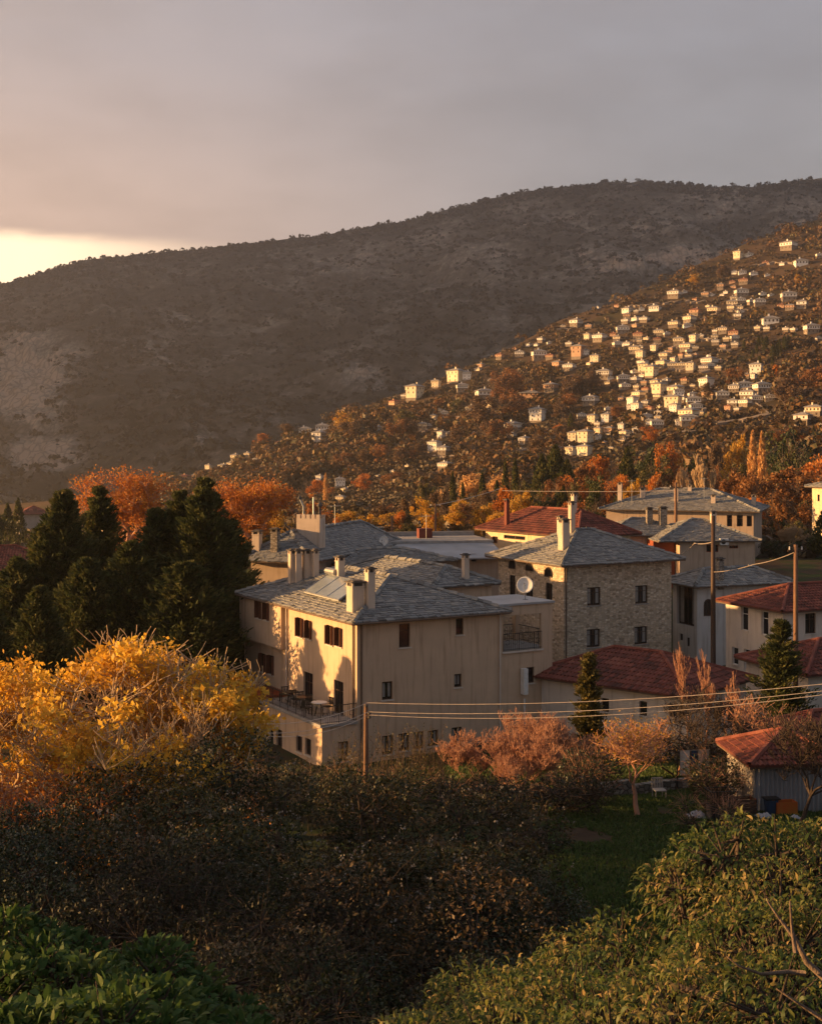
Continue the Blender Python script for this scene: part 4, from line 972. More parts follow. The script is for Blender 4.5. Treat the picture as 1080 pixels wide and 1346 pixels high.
def crest(xs, ys, Yback, Yfront, pyb, r, n, rj=.25, x0=None, x1=None, yj=0):
    """clump centres filling the slope below a skyline given in photo columns; nearer towards the camera as they go down"""
    out = []; q = rnd
    a, b = x0 or xs[0], x1 or xs[-1]
    for i in range(n):
        px = q.uniform(a, b); c0 = float(np.interp(px, xs, ys)); t = q.random()**.8 if i > n*.3 else 0
        Y = Yback+(Yfront-Yback)*t+q.uniform(-yj, yj); rr = r*q.uniform(1-rj, 1+rj); rp = rr*F/Y
        py = c0+rp+ (pyb-c0-rp)*t
        py += q.gauss(0, rp*(.28 if r > .7 else .14))
        p = P(px, py, Y); p.z = max(p.z, gzf(p.x, p.y)-.3); out.append(((p.x, p.y, p.z), rr))
    return out
import time; T0 = time.time()
# creeper covered mound, left half of the dark foreground
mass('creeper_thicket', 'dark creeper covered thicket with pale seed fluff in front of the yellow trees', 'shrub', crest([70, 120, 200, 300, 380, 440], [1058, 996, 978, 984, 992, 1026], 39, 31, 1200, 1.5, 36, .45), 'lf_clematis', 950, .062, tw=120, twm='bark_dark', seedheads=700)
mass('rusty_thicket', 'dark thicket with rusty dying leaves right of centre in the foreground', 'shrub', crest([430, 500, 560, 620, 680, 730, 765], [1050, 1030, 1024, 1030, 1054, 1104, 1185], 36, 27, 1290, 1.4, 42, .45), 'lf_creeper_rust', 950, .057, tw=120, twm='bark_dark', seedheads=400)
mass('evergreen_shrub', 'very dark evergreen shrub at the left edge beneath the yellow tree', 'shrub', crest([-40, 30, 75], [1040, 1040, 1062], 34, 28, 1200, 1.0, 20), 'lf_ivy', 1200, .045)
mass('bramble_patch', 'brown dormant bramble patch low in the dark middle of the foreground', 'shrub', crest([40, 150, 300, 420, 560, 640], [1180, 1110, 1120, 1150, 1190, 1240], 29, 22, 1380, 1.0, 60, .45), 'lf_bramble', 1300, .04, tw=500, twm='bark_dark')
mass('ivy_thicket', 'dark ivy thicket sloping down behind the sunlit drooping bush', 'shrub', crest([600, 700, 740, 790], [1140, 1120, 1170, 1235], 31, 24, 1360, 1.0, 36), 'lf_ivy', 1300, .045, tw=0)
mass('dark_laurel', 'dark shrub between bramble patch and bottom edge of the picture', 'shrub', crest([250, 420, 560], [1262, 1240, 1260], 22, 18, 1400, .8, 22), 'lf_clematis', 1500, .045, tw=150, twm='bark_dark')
# broad leaved bush bottom left
mass('broad_leaved_bush', 'green broad leaved bush in the bottom left corner', 'bush', crest([-30, 40, 90, 150, 210, 260, 330], [1205, 1200, 1222, 1222, 1232, 1280, 1335], 13, 10, 1400, .42, 46), 'lf_fore', 2600, .06, arc=True, droop=.9, w=.42, tw=0)
# sunlit drooping bush bottom right
cx_ = [530, 590, 640, 700, 750, 800, 835, 870, 905, 945, 1000, 1100]; cy_ = [1335, 1292, 1262, 1268, 1240, 1212, 1180, 1146, 1112, 1080, 1068, 1072]
mass('drooping_bush', 'big green bush with drooping sun edged leaves in the bottom right corner', 'bush', crest(cx_, cy_, 16, 10.5, 1420, .6, 120, .5, yj=.5), 'lf_droop', 1300, .06, arc=True, droop=2.0, w=.3, tw=0, seg=4)
# bare branch in front of it
bb = MB(); Yb = 10.2
pth = [(1110, 1310), (1060, 1265), (1045, 1235), (1022, 1205), (1008, 1185)]
bb.tube([P(x, y, Yb+i*.05) for i, (x, y) in enumerate(pth)], [.032, .026, .018, .011, .005], 7)
bb.tube([P(1058, 1280, Yb), P(1035, 1278, Yb), P(1000, 1281, Yb-.1), (P(970, 1270, Yb-.1)), P(955, 1258, Yb-.1)], [.022, .018, .013, .009, .005], 6)
bb.tube([P(1045, 1252, Yb), P(1040, 1215, Yb), P(1038, 1185, Yb)], [.02, .012, .007], 6)
bb.tube([P(1090, 1346, Yb), P(1050, 1320, Yb), P(1020, 1300, Yb)], [.02, .012, .006], 6)
bb.tube([P(1100, 1302, Yb), P(1180, 1390, Yb+.1), P(1240, 1500, Yb+.3), P(1260, 1700, Yb+.6)], [.045, .05, .06, .08], 8)
tag(bb.build('bare_branch', M['bark'], None, smooth=True), 'bare forked grey branch reaching in from the right over the drooping bush', 'branch')

# ------------------------------------------------------------------ yellow trees on the left
def at(px, py_top, Y, extra=0):
    t = P(px, py_top, Y); g = gzf(t.x, t.y); return (t.x, t.y, g), t.z-g
yl = [(-20, 880, 47, 'yellow leaved fig tree cut by the left edge', 31), (52, 858, 46, 'yellow leaved tree with many bare twigs near the left edge', 32), (130, 828, 47, 'bright yellow tree in front of the left dark conifer', 33),
      (188, 838, 46, 'yellow tree with bare pointed twigs in front of the right conifer', 34), (205, 872, 45, 'golden tree beside the pergola of the tan house', 35), (268, 918, 47, 'small golden tree touching the terrace wall corner', 36), (150, 905, 43, 'low yellow tree in front of the other yellow trees', 37), (300, 905, 50, 'sparse yellow tree reaching over the pergola', 39), (90, 930, 42, 'low yellow tree nearest the dark creeper thicket', 38)]
for px, pt_, Y, lb, sd in yl:
    loc, H = at(px, pt_, Y)
    tree('yellow_tree', lb, 'tree', loc, max(H, 3.), sd, 'lf_yellow', 3400, .12, 'bark_pale', spread=.85, lv=4, up=.45, group='yellow trees left of the tan house', cl=.32, trunk=.2, cover=.032, rmin=.016, nb=(3, 4), w=.6, wide=1.1 if px < 200 else .75)
for px, pt_, Y, lb, sd in ((195, 985, 41, 'low orange leaved shrub between the yellow trees and the creeper', 41), (60, 1000, 40, 'orange brown shrub at the foot of the left yellow tree', 42)):
    loc, H = at(px, pt_, Y); tree('orange_shrub', lb, 'shrub', loc, H, sd, 'lf_orange', 5000, .06, 'bark_red', spread=1., lv=4, up=.3, cl=.3, trunk=.12, rmin=.01, wide=1.3)

# ------------------------------------------------------------------ dark conifers on the left
for px, pt_, Y, Rd, lb in ((84, 645, 87, 4.3, 'tallest of the left group of dark conifers'), (131, 640, 90, 3.3, 'narrow topped dark conifer beside the orange tree'), (58, 690, 86, 3.4, 'dark conifer on the left flank of the left group'), (205, 668, 87, 3.6, 'dark conifer left of the tallest one'), (236, 645, 88, 3.6, 'second tallest dark conifer of the right group'), (270, 628, 86, 4.3, 'tallest dark conifer, next to the tan house'),
                        (303, 684, 90, 3.4, 'dark conifer partly behind the tallest one, against the slate roof'), (22, 735, 84, 3.6, 'shorter dark conifer at the left edge'), (172, 712, 83, 4.0, 'shorter dark conifer filling the gap between the two groups'), (52, 772, 76, 2.6, 'low dark conifer in front of the left group'), (115, 735, 82, 3.8, 'middle sized dark conifer standing before the left group'), (245, 740, 81, 4.2, 'broad dark conifer standing before the right group'), (-14, 790, 72.5, 2.2, 'dark conifer crown just entering at the left edge')):
    loc, H = at(px, pt_, Y); conifer('dark_conifer', lb, loc, H, Rd, 'dark conifers left of the tan house', nb=430, per=85, leafs=.18)
for px, pt_, Y, Rd, lb in ((1026, 814, 68, 2.1, 'dark dense fir in front of the white red roofed house'), (774, 860, 62, 1.0, 'small golden green conifer in front of the low red roof')):
    loc, H = at(px, pt_, Y)
    conifer('fir_tree', lb, loc, H, Rd, None, nb=240, per=70, leafs=.12, leafm='lf_conifer' if px > 900 else 'lf_olive', upt=.5)
for px, pt_, Y, lb in ((170, 618, 128, 'bright orange round tree between the dark conifers'), (333, 634, 140, 'big orange tree behind the slate roof at the left'), (300, 650, 150, 'orange tree right behind the tallest dark conifer')):
    loc, H = at(px, pt_, Y); tree('orange_tree', lb, 'tree', loc, H, 50+px, 'lf_orange', 17000, .13, 'bark_red', spread=.8, lv=4, up=.4, cl=.45, trunk=.2, rmin=.03)

# ------------------------------------------------------------------ garden shrubs and bare trees in front of the houses
for i, (px, pt_, Y, wd_, lb) in enumerate(((650, 932, 60, 1.35, 'tallest leafless orange shrub below the tan house'), (690, 922, 61, 1.3, 'leafless orange shrub just left of the small conifer'), (728, 940, 59, 1.2, 'leafless red shrub beside the bare sunlit tree'), (617, 962, 58, 1.2, 'leafless orange shrub nearest the utility pole'),
        (668, 965, 57, 1.3, 'lower leafless orange shrub in the middle of the thicket'), (705, 975, 57, 1.2, 'lower leafless red shrub at the thicket right side'), (636, 990, 56, 1.1, 'lowest leafless shrub in front of the orange thicket'))):
    loc, H = at(px, pt_, Y); tree('bare_shrub', lb, 'shrub', loc, H, 60+i, None, 0, bark='bark_red', spread=.6, lv=5, up=1.0, group='leafless orange shrubs in front of the low house', trunk=.06, rmin=.009, nb=(3, 3), wig=.16, wide=wd_*1.7, r=.05)
loc, H = at(832, 928, 50); tree('leafy_garden_tree', 'small sunlit tree with sparse pale orange leaves standing on the lawn', 'tree', loc, H, 71, 'lf_gold', 1700, .05, 'bark_red', spread=.8, lv=4, up=.45, cl=.15, trunk=.32, rmin=.011, r=.12, wide=1.15)
for px, pt_, Y, lb, bk, wd_, sd in ((905, 900, 60, 'dark bare fruit tree in front of the low whitewashed house', 'bark_dark', 1.2, 72), (1045, 925, 48, 'dark leaning bare tree in front of the corrugated shed', 'bark_dark', .9, 73), (745, 1000, 54, 'low twisted bare tree in the shade beside the lawn', 'bark', 1.2, 74), (1000, 915, 58, 'reddish bare bush beneath the dark fir', 'bark_red', 1.1, 75), (700, 1030, 52, 'pale bare branching bush in the shade below the orange shrubs', 'bark', 1.0, 76)):
    loc, H = at(px, pt_, Y); tree('bare_tree', lb, 'tree', loc, H, sd, None, 0, bark=bk, spread=.75, lv=4, up=.5, trunk=.22, rmin=.012, wide=wd_, r=.11)
for i, (px, pt_, lb) in enumerate(((888, 845, 'thin sunlit bare sapling in front of the red tiled roof'), (920, 850, 'second thin sunlit sapling, right of the first, before the red roof'), (940, 880, 'pale bare sapling at the right end of the low red roof'))):
    loc, H = at(px, pt_, 63); tree('bare_sapling', lb, 'sapling', loc, H, 80+i, None, 0, bark='bark_red', spread=.35, lv=4, up=.9, trunk=.45, rmin=.01, wide=.45, nb=(2, 3), r=.05)
# grey stalks in front of the tan house wall
def stalks(label, px0, px1, Y, pt_, n):
    a = at((px0+px1)/2, pt_, Y); g = a[0][2]; root = empty('tall_stalks', a[0], 0, label, 'plant')
    xs_ = rng.uniform(px0, px1, n); x = (xs_-CX)/F*Y-a[0][0]; y = rng.normal(size=n)*.7; H_ = a[1]*rng.uniform(.5, 1.05, n)
    p0 = np.stack([x, y, np.zeros(n)-.2], 1); p1 = p0+np.stack([rng.normal(size=n)*.12, rng.normal(size=n)*.1, H_*.6], 1); p2 = p1+np.stack([rng.normal(size=n)*.25, rng.normal(size=n)*.2, H_*.4], 1)
    V1, F1 = tubes(p0, p1, np.full(n, .012), np.full(n, .009), 3); V2, F2 = tubes(p1, p2, np.full(n, .009), np.full(n, .004), 3)
    npmesh('stalk', np.concatenate([V1, V2]), np.concatenate([F1, F2+len(V1)]), M['bark'], root)['kind'] = 'stuff'
    m = n*22; i = rng.integers(0, n, m); c = p0[i]+(p2-p0)[i]*rng.random((m, 1))+rng.normal(size=(m, 3))*.08; V, Fc = leafquads(c, .05*rng.uniform(.5, 1.4, m), w=.3); npmesh('leaves', V, Fc, M['lf_olive'], root, rv=rng.random(m))
stalks('tangle of tall dry grey stalks against the tan house wall, left of the pole', 440, 478, 61, 955, 60)
stalks('tangle of tall dry stalks against the tan house wall, right of the pole', 488, 590, 61, 950, 170)
# undergrowth masses between garden and houses
def under(name, label, px0, px1, top, Y0_, Y1_, r, n, leafm, per=350, leafs=.08):
    bl = []
    for i in range(n):
        px = rnd.uniform(px0, px1); Y = rnd.uniform(Y0_, Y1_); X = (px-CX)/F*Y; g = gzf(X, Y); zt_ = (HY-rnd.uniform(top, top+15))/F*Y; rr = r*rnd.uniform(.7, 1.2)
        bl.append(((X, Y, max(g+.2, min(zt_-rr, g+rr*1.3))), rr))
    mass(name, label, 'undergrowth', bl, leafm, per, leafs, stems=True, tw=250)
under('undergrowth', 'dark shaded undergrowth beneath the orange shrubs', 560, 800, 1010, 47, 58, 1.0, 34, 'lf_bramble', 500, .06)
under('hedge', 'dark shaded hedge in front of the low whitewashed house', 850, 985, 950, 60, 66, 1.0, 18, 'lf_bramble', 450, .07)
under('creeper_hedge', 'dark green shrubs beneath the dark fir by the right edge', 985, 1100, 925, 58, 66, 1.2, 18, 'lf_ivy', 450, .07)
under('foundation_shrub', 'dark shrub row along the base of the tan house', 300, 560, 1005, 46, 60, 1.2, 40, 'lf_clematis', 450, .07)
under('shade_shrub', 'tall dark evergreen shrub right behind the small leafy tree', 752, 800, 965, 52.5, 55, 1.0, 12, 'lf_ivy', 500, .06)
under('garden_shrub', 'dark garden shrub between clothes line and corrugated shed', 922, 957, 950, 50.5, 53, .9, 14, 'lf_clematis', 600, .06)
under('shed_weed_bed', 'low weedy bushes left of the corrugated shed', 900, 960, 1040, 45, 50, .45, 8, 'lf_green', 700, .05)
# unseen trees added left of frame to throw the evening shade over the foreground
for i, (X, Y, H, lb) in enumerate(((-17, 30, 7.4, 'broad evergreen shade tree added beyond the left edge, nearest the camera'), (-20.5, 35, 8.2, 'broad evergreen shade tree added beyond the left edge, second from the camera'), (-24, 41, 8.2, 'broad evergreen shade tree added beyond the left edge, farthest from the camera'), (-14.5, 24, 6.6, 'low evergreen shade tree added beyond the left edge beside the green bush'), (-12.5, 18.5, 5.4, 'small evergreen shade tree added beyond the left edge beside the broad leaved bush'))):
    g = gzf(X, Y); bl = [((X+rnd.gauss(0, 1.3), Y+rnd.gauss(0, 1.5), g+rnd.uniform(.15, .85)*H), 1.5) for k in range(16)]
    mass('evergreen_tree', lb, 'tree', bl, 'lf_ivy', 240, .13)
# grass on the lawn
def grass(name, label, px0, px1, Y0_, Y1_, n, s_, m):
    px = rng.uniform(px0, px1, n); Y = rng.uniform(Y0_, Y1_, n); X = (px-CX)/F*Y; keep = fbm(X*.5, Y*.5, 3, 8) > -.2; X, Y = X[keep], Y[keep]; n = len(X)
    c = np.stack([X, Y, gz(X, Y)+.03], 1); ax = rng.normal(size=(n, 3))*.5+np.array([0, 0, 1.]); V, Fc = leafquads(c, s_*rng.uniform(.5, 1.5, n), a=ax, w=.28)
    tag(npmesh(name, V, Fc, m, rv=rng.random(n)), label, 'grass', kind='stuff')
M['lf_grass'] = leafmat('grass_blades', [(.03, .05, .014), (.05, .09, .022), (.08, .14, .03), (.12, .13, .045)], .3)
grass('grass', 'short green and brown grass on the shaded lawn', 720, 1100, 33, 60, 90000, .09, M['lf_grass'])
grass('grass', 'rough grass between the garden and the low red roofed house', 540, 1000, 54, 72, 50000, .12, M['lf_grass'])
print('foreground', time.time()-T0)

# ------------------------------------------------------------------ the far village
def ordw(n):
    o = ['first', 'second', 'third', 'fourth', 'fifth', 'sixth', 'seventh', 'eighth', 'ninth', 'tenth', 'eleventh', 'twelfth', 'thirteenth', 'fourteenth', 'fifteenth', 'sixteenth', 'seventeenth', 'eighteenth', 'nineteenth']
    if n < 19: return o[n]
    t = ['twentieth', 'thirtieth', 'fortieth', 'fiftieth', 'sixtieth', 'seventieth', 'eightieth', 'ninetieth']; s_ = ['twenty', 'thirty', 'forty', 'fifty', 'sixty', 'seventy', 'eighty', 'ninety']; n += 1
    return t[n//10-2] if n % 10 == 0 else s_[n//10-2]+'-'+o[n % 10-1]
VIL = """1036,323,18,W,2;970,338,12,C,3;984,334,10,G,1;1006,346,9,P,1;1028,346,8,W,1;1052,345,15,G,1;1077,338,8,G,2;965,360,7,W,3;975,358,10,G,1;990,359,9,G,1;1008,361,6,G,1;977,371,12,P,2;962,370,8,P,1;947,378,10,P,2;964,377,8,P,1;954,383,7,W,1;974,386,14,G,2;949,388,5,W,1;927,388,10,P,2;935,387,8,W,1;914,393,8,P,1;886,387,16,W,2;899,383,6,G,1;1013,387,7,G,1;1002,386,8,G,1;1036,391,17,G,2;964,393,9,C,2;962,401,14,C,2;972,403,10,C,1;973,409,8,G,1;987,398,9,G,2;998,398,13,G,2;1026,402,10,P,1;1038,404,12,P,2;1054,402,14,W,2;931,404,6,C,2;938,409,15,C,2;914,412,15,P,2;906,420,14,C,2;886,427,14,C,2;903,428,10,G,1;1012,420,20,G,1;996,432,9,C,2;1008,433,9,W,2;1033,434,9,W,2;1043,434,8,W,2;1066,435,15,G,2;866,438,13,C,2;876,440,7,G,2;950,435,12,C,2;964,436,14,P,1;912,447,12,C,3;939,444,9,C,2;929,446,9,C,1;892,450,14,C,2;955,447,9,C,2;965,447,9,G,2;902,457,16,C,2;951,456,9,P,2;882,457,8,P,1;914,458,8,C,2;1076,446,8,G,2;740,430,6,C,2;757,426,15,W,2;774,430,9,P,2;786,404,6,W,1;811,402,8,P,1;825,405,15,W,1;836,411,6,W,2;861,403,16,W,1;843,406,7,G,1;824,417,10,P,2;822,423,10,W,2;835,428,9,P,1;818,434,14,G,2;839,442,13,P,2;841,449,8,C,2;772,444,9,C,3;788,444,16,W,2;811,446,10,C,2;711,448,9,W,2;695,453,8,W,1;705,453,7,W,1;722,450,5,G,1;748,453,9,W,2;684,465,9,W,2;760,466,17,P,3;769,466,8,G,3;708,468,16,G,2;723,469,11,P,2;733,477,14,P,1;748,483,15,W,2;782,473,12,C,3;775,477,8,C,1;834,461,14,C,2;794,493,18,W,2;846,486,14,C,3;857,482,9,G,2;856,492,16,C,3;834,488,10,G,1;873,469,13,C,2;871,479,15,C,2;896,468,8,P,2;905,469,9,C,2;914,468,7,P,2;932,476,18,W,2;932,468,8,W,1;884,482,13,C,2;896,481,11,C,2;909,481,9,G,1;994,489,17,W,3;928,508,16,W,3;978,504,18,G,1;965,511,15,W,2;1001,512,18,G,2;983,520,19,W,2;932,520,18,P,2;949,521,15,G,2;963,531,14,W,2;980,531,15,W,2;1011,524,12,G,2;862,505,14,C,2;847,505,9,P,2;866,514,18,C,3;887,514,18,C,2;837,511,9,C,2;839,520,14,C,2;831,530,12,W,3;848,531,10,W,2;884,531,20,C,3;910,521,10,G,2;911,530,17,G,2;914,537,13,G,2;866,534,8,C,1;905,544,22,C,2;905,553,20,G,2;854,538,10,P,2;865,550,10,C,2;853,556,9,W,3;863,560,14,G,2;819,500,13,G,2;821,509,12,G,2;802,496,8,G,1;821,570,12,C,2;835,568,8,W,3;818,578,11,C,1;803,590,7,C,2;900,502,10,P,2;1055,552,22,W,2;1070,541,22,C,2;1078,560,8,W,2;817,524,9,P,1;706,549,19,W,3;674,563,19,W,2;671,573,14,W,2;689,581,14,W,2;683,590,8,W,1;657,469,10,P,2;724,511,17,P,2;697,514,26,P,0;776,527,19,W,2;764,548,10,G,2;779,553,13,C,3;797,552,13,W,3;799,540,8,G,2;753,577,13,C,4;769,578,19,C,4;786,568,10,C,3;787,577,9,W,4;750,595,13,C,3;768,595,17,C,3;801,563,14,P,1;800,572,8,C,1;738,590,7,P,2;794,582,8,P,1;643,518,8,G,2;644,499,5,W,1;646,534,12,C,3;545,519,20,C,4;531,521,7,W,2;518,528,13,P,1;573,507,11,C,3;599,497,20,C,4;613,497,10,G,3;607,511,13,G,2;628,484,9,C,1;632,479,10,P,1;637,519,21,G,2;677,458,6,P,1;683,466,12,W,2;620,538,15,W,2;635,534,9,C,3;578,541,8,C,2;584,545,9,G,2;570,551,8,C,3;603,549,6,P,1;556,562,12,C,2;564,561,7,G,2;574,566,6,C,2;580,573,10,W,3;590,571,7,G,2;419,578,15,W,3;401,560,15,G,1;424,560,17,G,1;497,561,11,W,1;571,589,16,W,3;583,595,14,W,2;585,614,17,W,2;536,614,7,C,2;516,619,6,C,1;539,626,8,G,1;420,632,9,W,3;419,645,11,G,2;447,638,12,G,3;475,636,6,C,4;455,643,12,C,1;448,657,12,C,2;497,626,7,C,1;365,583,9,P,1;623,572,6,G,2;310,599,11,C,2;326,598,9,C,2;337,603,9,W,1;274,618,8,C,4;243,629,15,P,2;256,627,8,G,2;293,612,12,C,1;302,609,8,C,1"""
vil = [(float(a), float(b), float(c), d, 3 if e == '4' and float(a) > 300 and a not in ('475',) else int(e)) for a, b, c, d, e in (t.split(',') for t in VIL.split(';'))]
M['vw'] = mat('village_white', (.82, .78, .72), (.72, .68, .62), scale=.4, rough=.9); M['vc'] = mat('village_cream', (.84, .72, .52), (.76, .63, .45), scale=.4, rough=.9); M['vp'] = mat('village_ochre', (.6, .38, .26), (.48, .3, .2), scale=.4, rough=.9)
M['vslate'] = mat('village_slate', (.34, .31, .28), (.22, .2, .185), scale=.8, rough=.8, bump=.5, bscale=3); M['vstone'] = mat('village_stone', (.3, .25, .2), (.2, .16, .13), scale=1.2, rough=.95, bump=.5, bscale=4)
M['vtile'] = mat('village_tile', (.28, .1, .06), (.2, .08, .05), scale=.8, rough=.85)
def vproto(fl, wallm, roofm, W=10., D=8., seed=0):
    q = random.Random(seed); root = empty('village_house', (0, 0, 0), 0, 'x', 'house'); Hh = max(fl, .55)*2.7
    j = .35 if fl >= 2 else 0; top = MB(); z0 = Hh-2.7 if fl >= 2 else -3
    top.box(-j, W+j, -j, D+j, z0, Hh); 
    if fl >= 3: top.box(0, W, 0, D, 0.4, z0-.004)
    wl = top.build('wall', M[wallm], root)
    b = MB(); b.box(.02, W-.02, .02, D-.02, -5, z0+.3 if fl < 3 else .4); 
    if fl >= 2: b.build('stone_base', M['vstone'] if fl != 4 else M[wallm], root)
    o = .75; r = MB(); h_ = Hh; k = .36; hm = (D+2*o+2*j)/2; x0, x1, y0, y1 = -j-o, W+j+o, -j-o, D+j+o
    c = [(x0, y0, h_), (x1, y0, h_), (x1, y1, h_), (x0, y1, h_)]; a, e = (x0+hm*.9, (y0+y1)/2, h_+hm*k), (x1-hm*.9, (y0+y1)/2, h_+hm*k)
    for f in ((c[0], c[1], e, a), (c[1], c[2], e), (c[2], c[3], a, e), (c[3], c[0], a)): r.q(*f)
    lo = [(p[0], p[1], p[2]-.22) for p in c]; r.q(*lo)
    for i in range(4): r.q(lo[i], lo[(i+1) % 4], c[(i+1) % 4], c[i])
    rf = r.build('roof', M[roofm], root)
    cx_ = q.uniform(2, W-3); ch = MB(); ch.box(cx_, cx_+.9, D*.3, D*.3+.7, h_+.3, h_+hm*k+.9); ch.build('chimney', M[wallm], rf)
    for f in range(max(1, fl)):
        zz = Hh-2.7*(f+1)+.62 if fl else .1; hh = 1.25; nw = q.choice((3, 4, 4, 5)) if f == 0 else q.choice((2, 3)); jj = j if f == 0 else 0
        if f > 1: nw = 2
        for i in range(nw):
            x = (i+.5)*W/nw; m = MB(); m.box(x-.42, x+.42, -jj-.04, -jj+.1, zz, zz+hh); m.build('window', M['dark_wood'], root)
        if f < 2:
            for i in range(2):
                y = (i+.5)*D/2; m = MB(); m.box(-jj-.04, -jj+.1, y-.42, y+.42, zz, zz+hh); m.build('window', M['dark_wood'], root)
    return root
protos = {}
def hill_pt(px, py):
    Ys = np.arange(390., 1500., 3.); z = hillz(np.full(len(Ys), px), Ys); pp = HY-z/Ys*F; k = np.nonzero(pp <= py)[0]
    i = int(k[0]) if len(k) else int(np.argmin(pp)); return ((px-CX)/F*Ys[i], float(Ys[i]), float(z[i]))
q = random.Random(33); n0 = len(vil)
for i in range(900):
    if len(vil)-n0 >= 52: break
    b = vil[q.randrange(n0)]
    if not (795 < b[0] < 985 and 400 < b[1] < 585): continue
    c = (b[0]+q.uniform(-14, 14), b[1]+q.uniform(-9, 9), q.uniform(7, 13), q.choice('WCCPWG'), q.choice((1, 2, 2, 2, 3)))
    if any(abs(c[0]-v[0]) < (c[2]+v[2])*.42 and abs(c[1]-v[1]) < 5.5 for v in vil): continue
    vil.append(c)
order = sorted(vil, key=lambda v: v[1]); 
rows = []; i = 0
while i < len(order): rows.append(order[i:i+18]); i += 18
used = set(); q = random.Random(5); VH = 0; hpos = []
tn = {'W': 'white', 'C': 'sunlit cream', 'P': 'ochre', 'G': 'shaded pale'}; fn = ['very low', 'low', 'two-storey', 'three-storey', 'tall']
for ri, row in enumerate(rows):
    row = sorted(row)
    for ci, (px, py, wp, tone, fl) in enumerate(row):
        wm = {'W': 'vw', 'C': 'vc', 'P': 'vp', 'G': 'vw'}[tone]; rm = 'vtile' if tone == 'P' and (ci % 3 == 0) else 'vslate'; var = (ci+ri) % 2
        key = (fl, wm, rm, var)
        if key not in protos: protos[key] = vproto(fl, wm, rm, 10 if var else 8.5, 7.5, len(protos)+3); o = protos[key]
        else: o = copy_tree(protos[key])
        H = max(fl, .55)*2.7; hp_est = wp*.62*fl/2
        X, Y, z = hill_pt(px, py+wp*.28)
        th = R(q.uniform(-8, 14)) if tone == 'G' else R(q.choice((q.uniform(-58, -24), q.uniform(-40, -15), q.uniform(48, 68))))
        W0 = (10 if var else 8.5)+1.; pw = W0*math.cos(th)+7.5*abs(math.sin(th)); s_ = max(wp, 6.5)*1.22*Y/F/pw
        cxl = (W0/2-.5)*s_; cyl = 3.75*s_
        o.location = (X-(cxl*math.cos(th)-cyl*math.sin(th)), Y-(cxl*math.sin(th)+cyl*math.cos(th)), z); o.rotation_euler = (0, 0, th); o.scale = (s_,)*3
        o['label'] = f"{tn[tone]} {fn[fl]} village house, {ordw(ci)} from the left in the {ordw(ri)} row from the top"
        o['group'] = 'houses of the far hillside village'; hpos.append((X, Y, s_, px, py, wp))

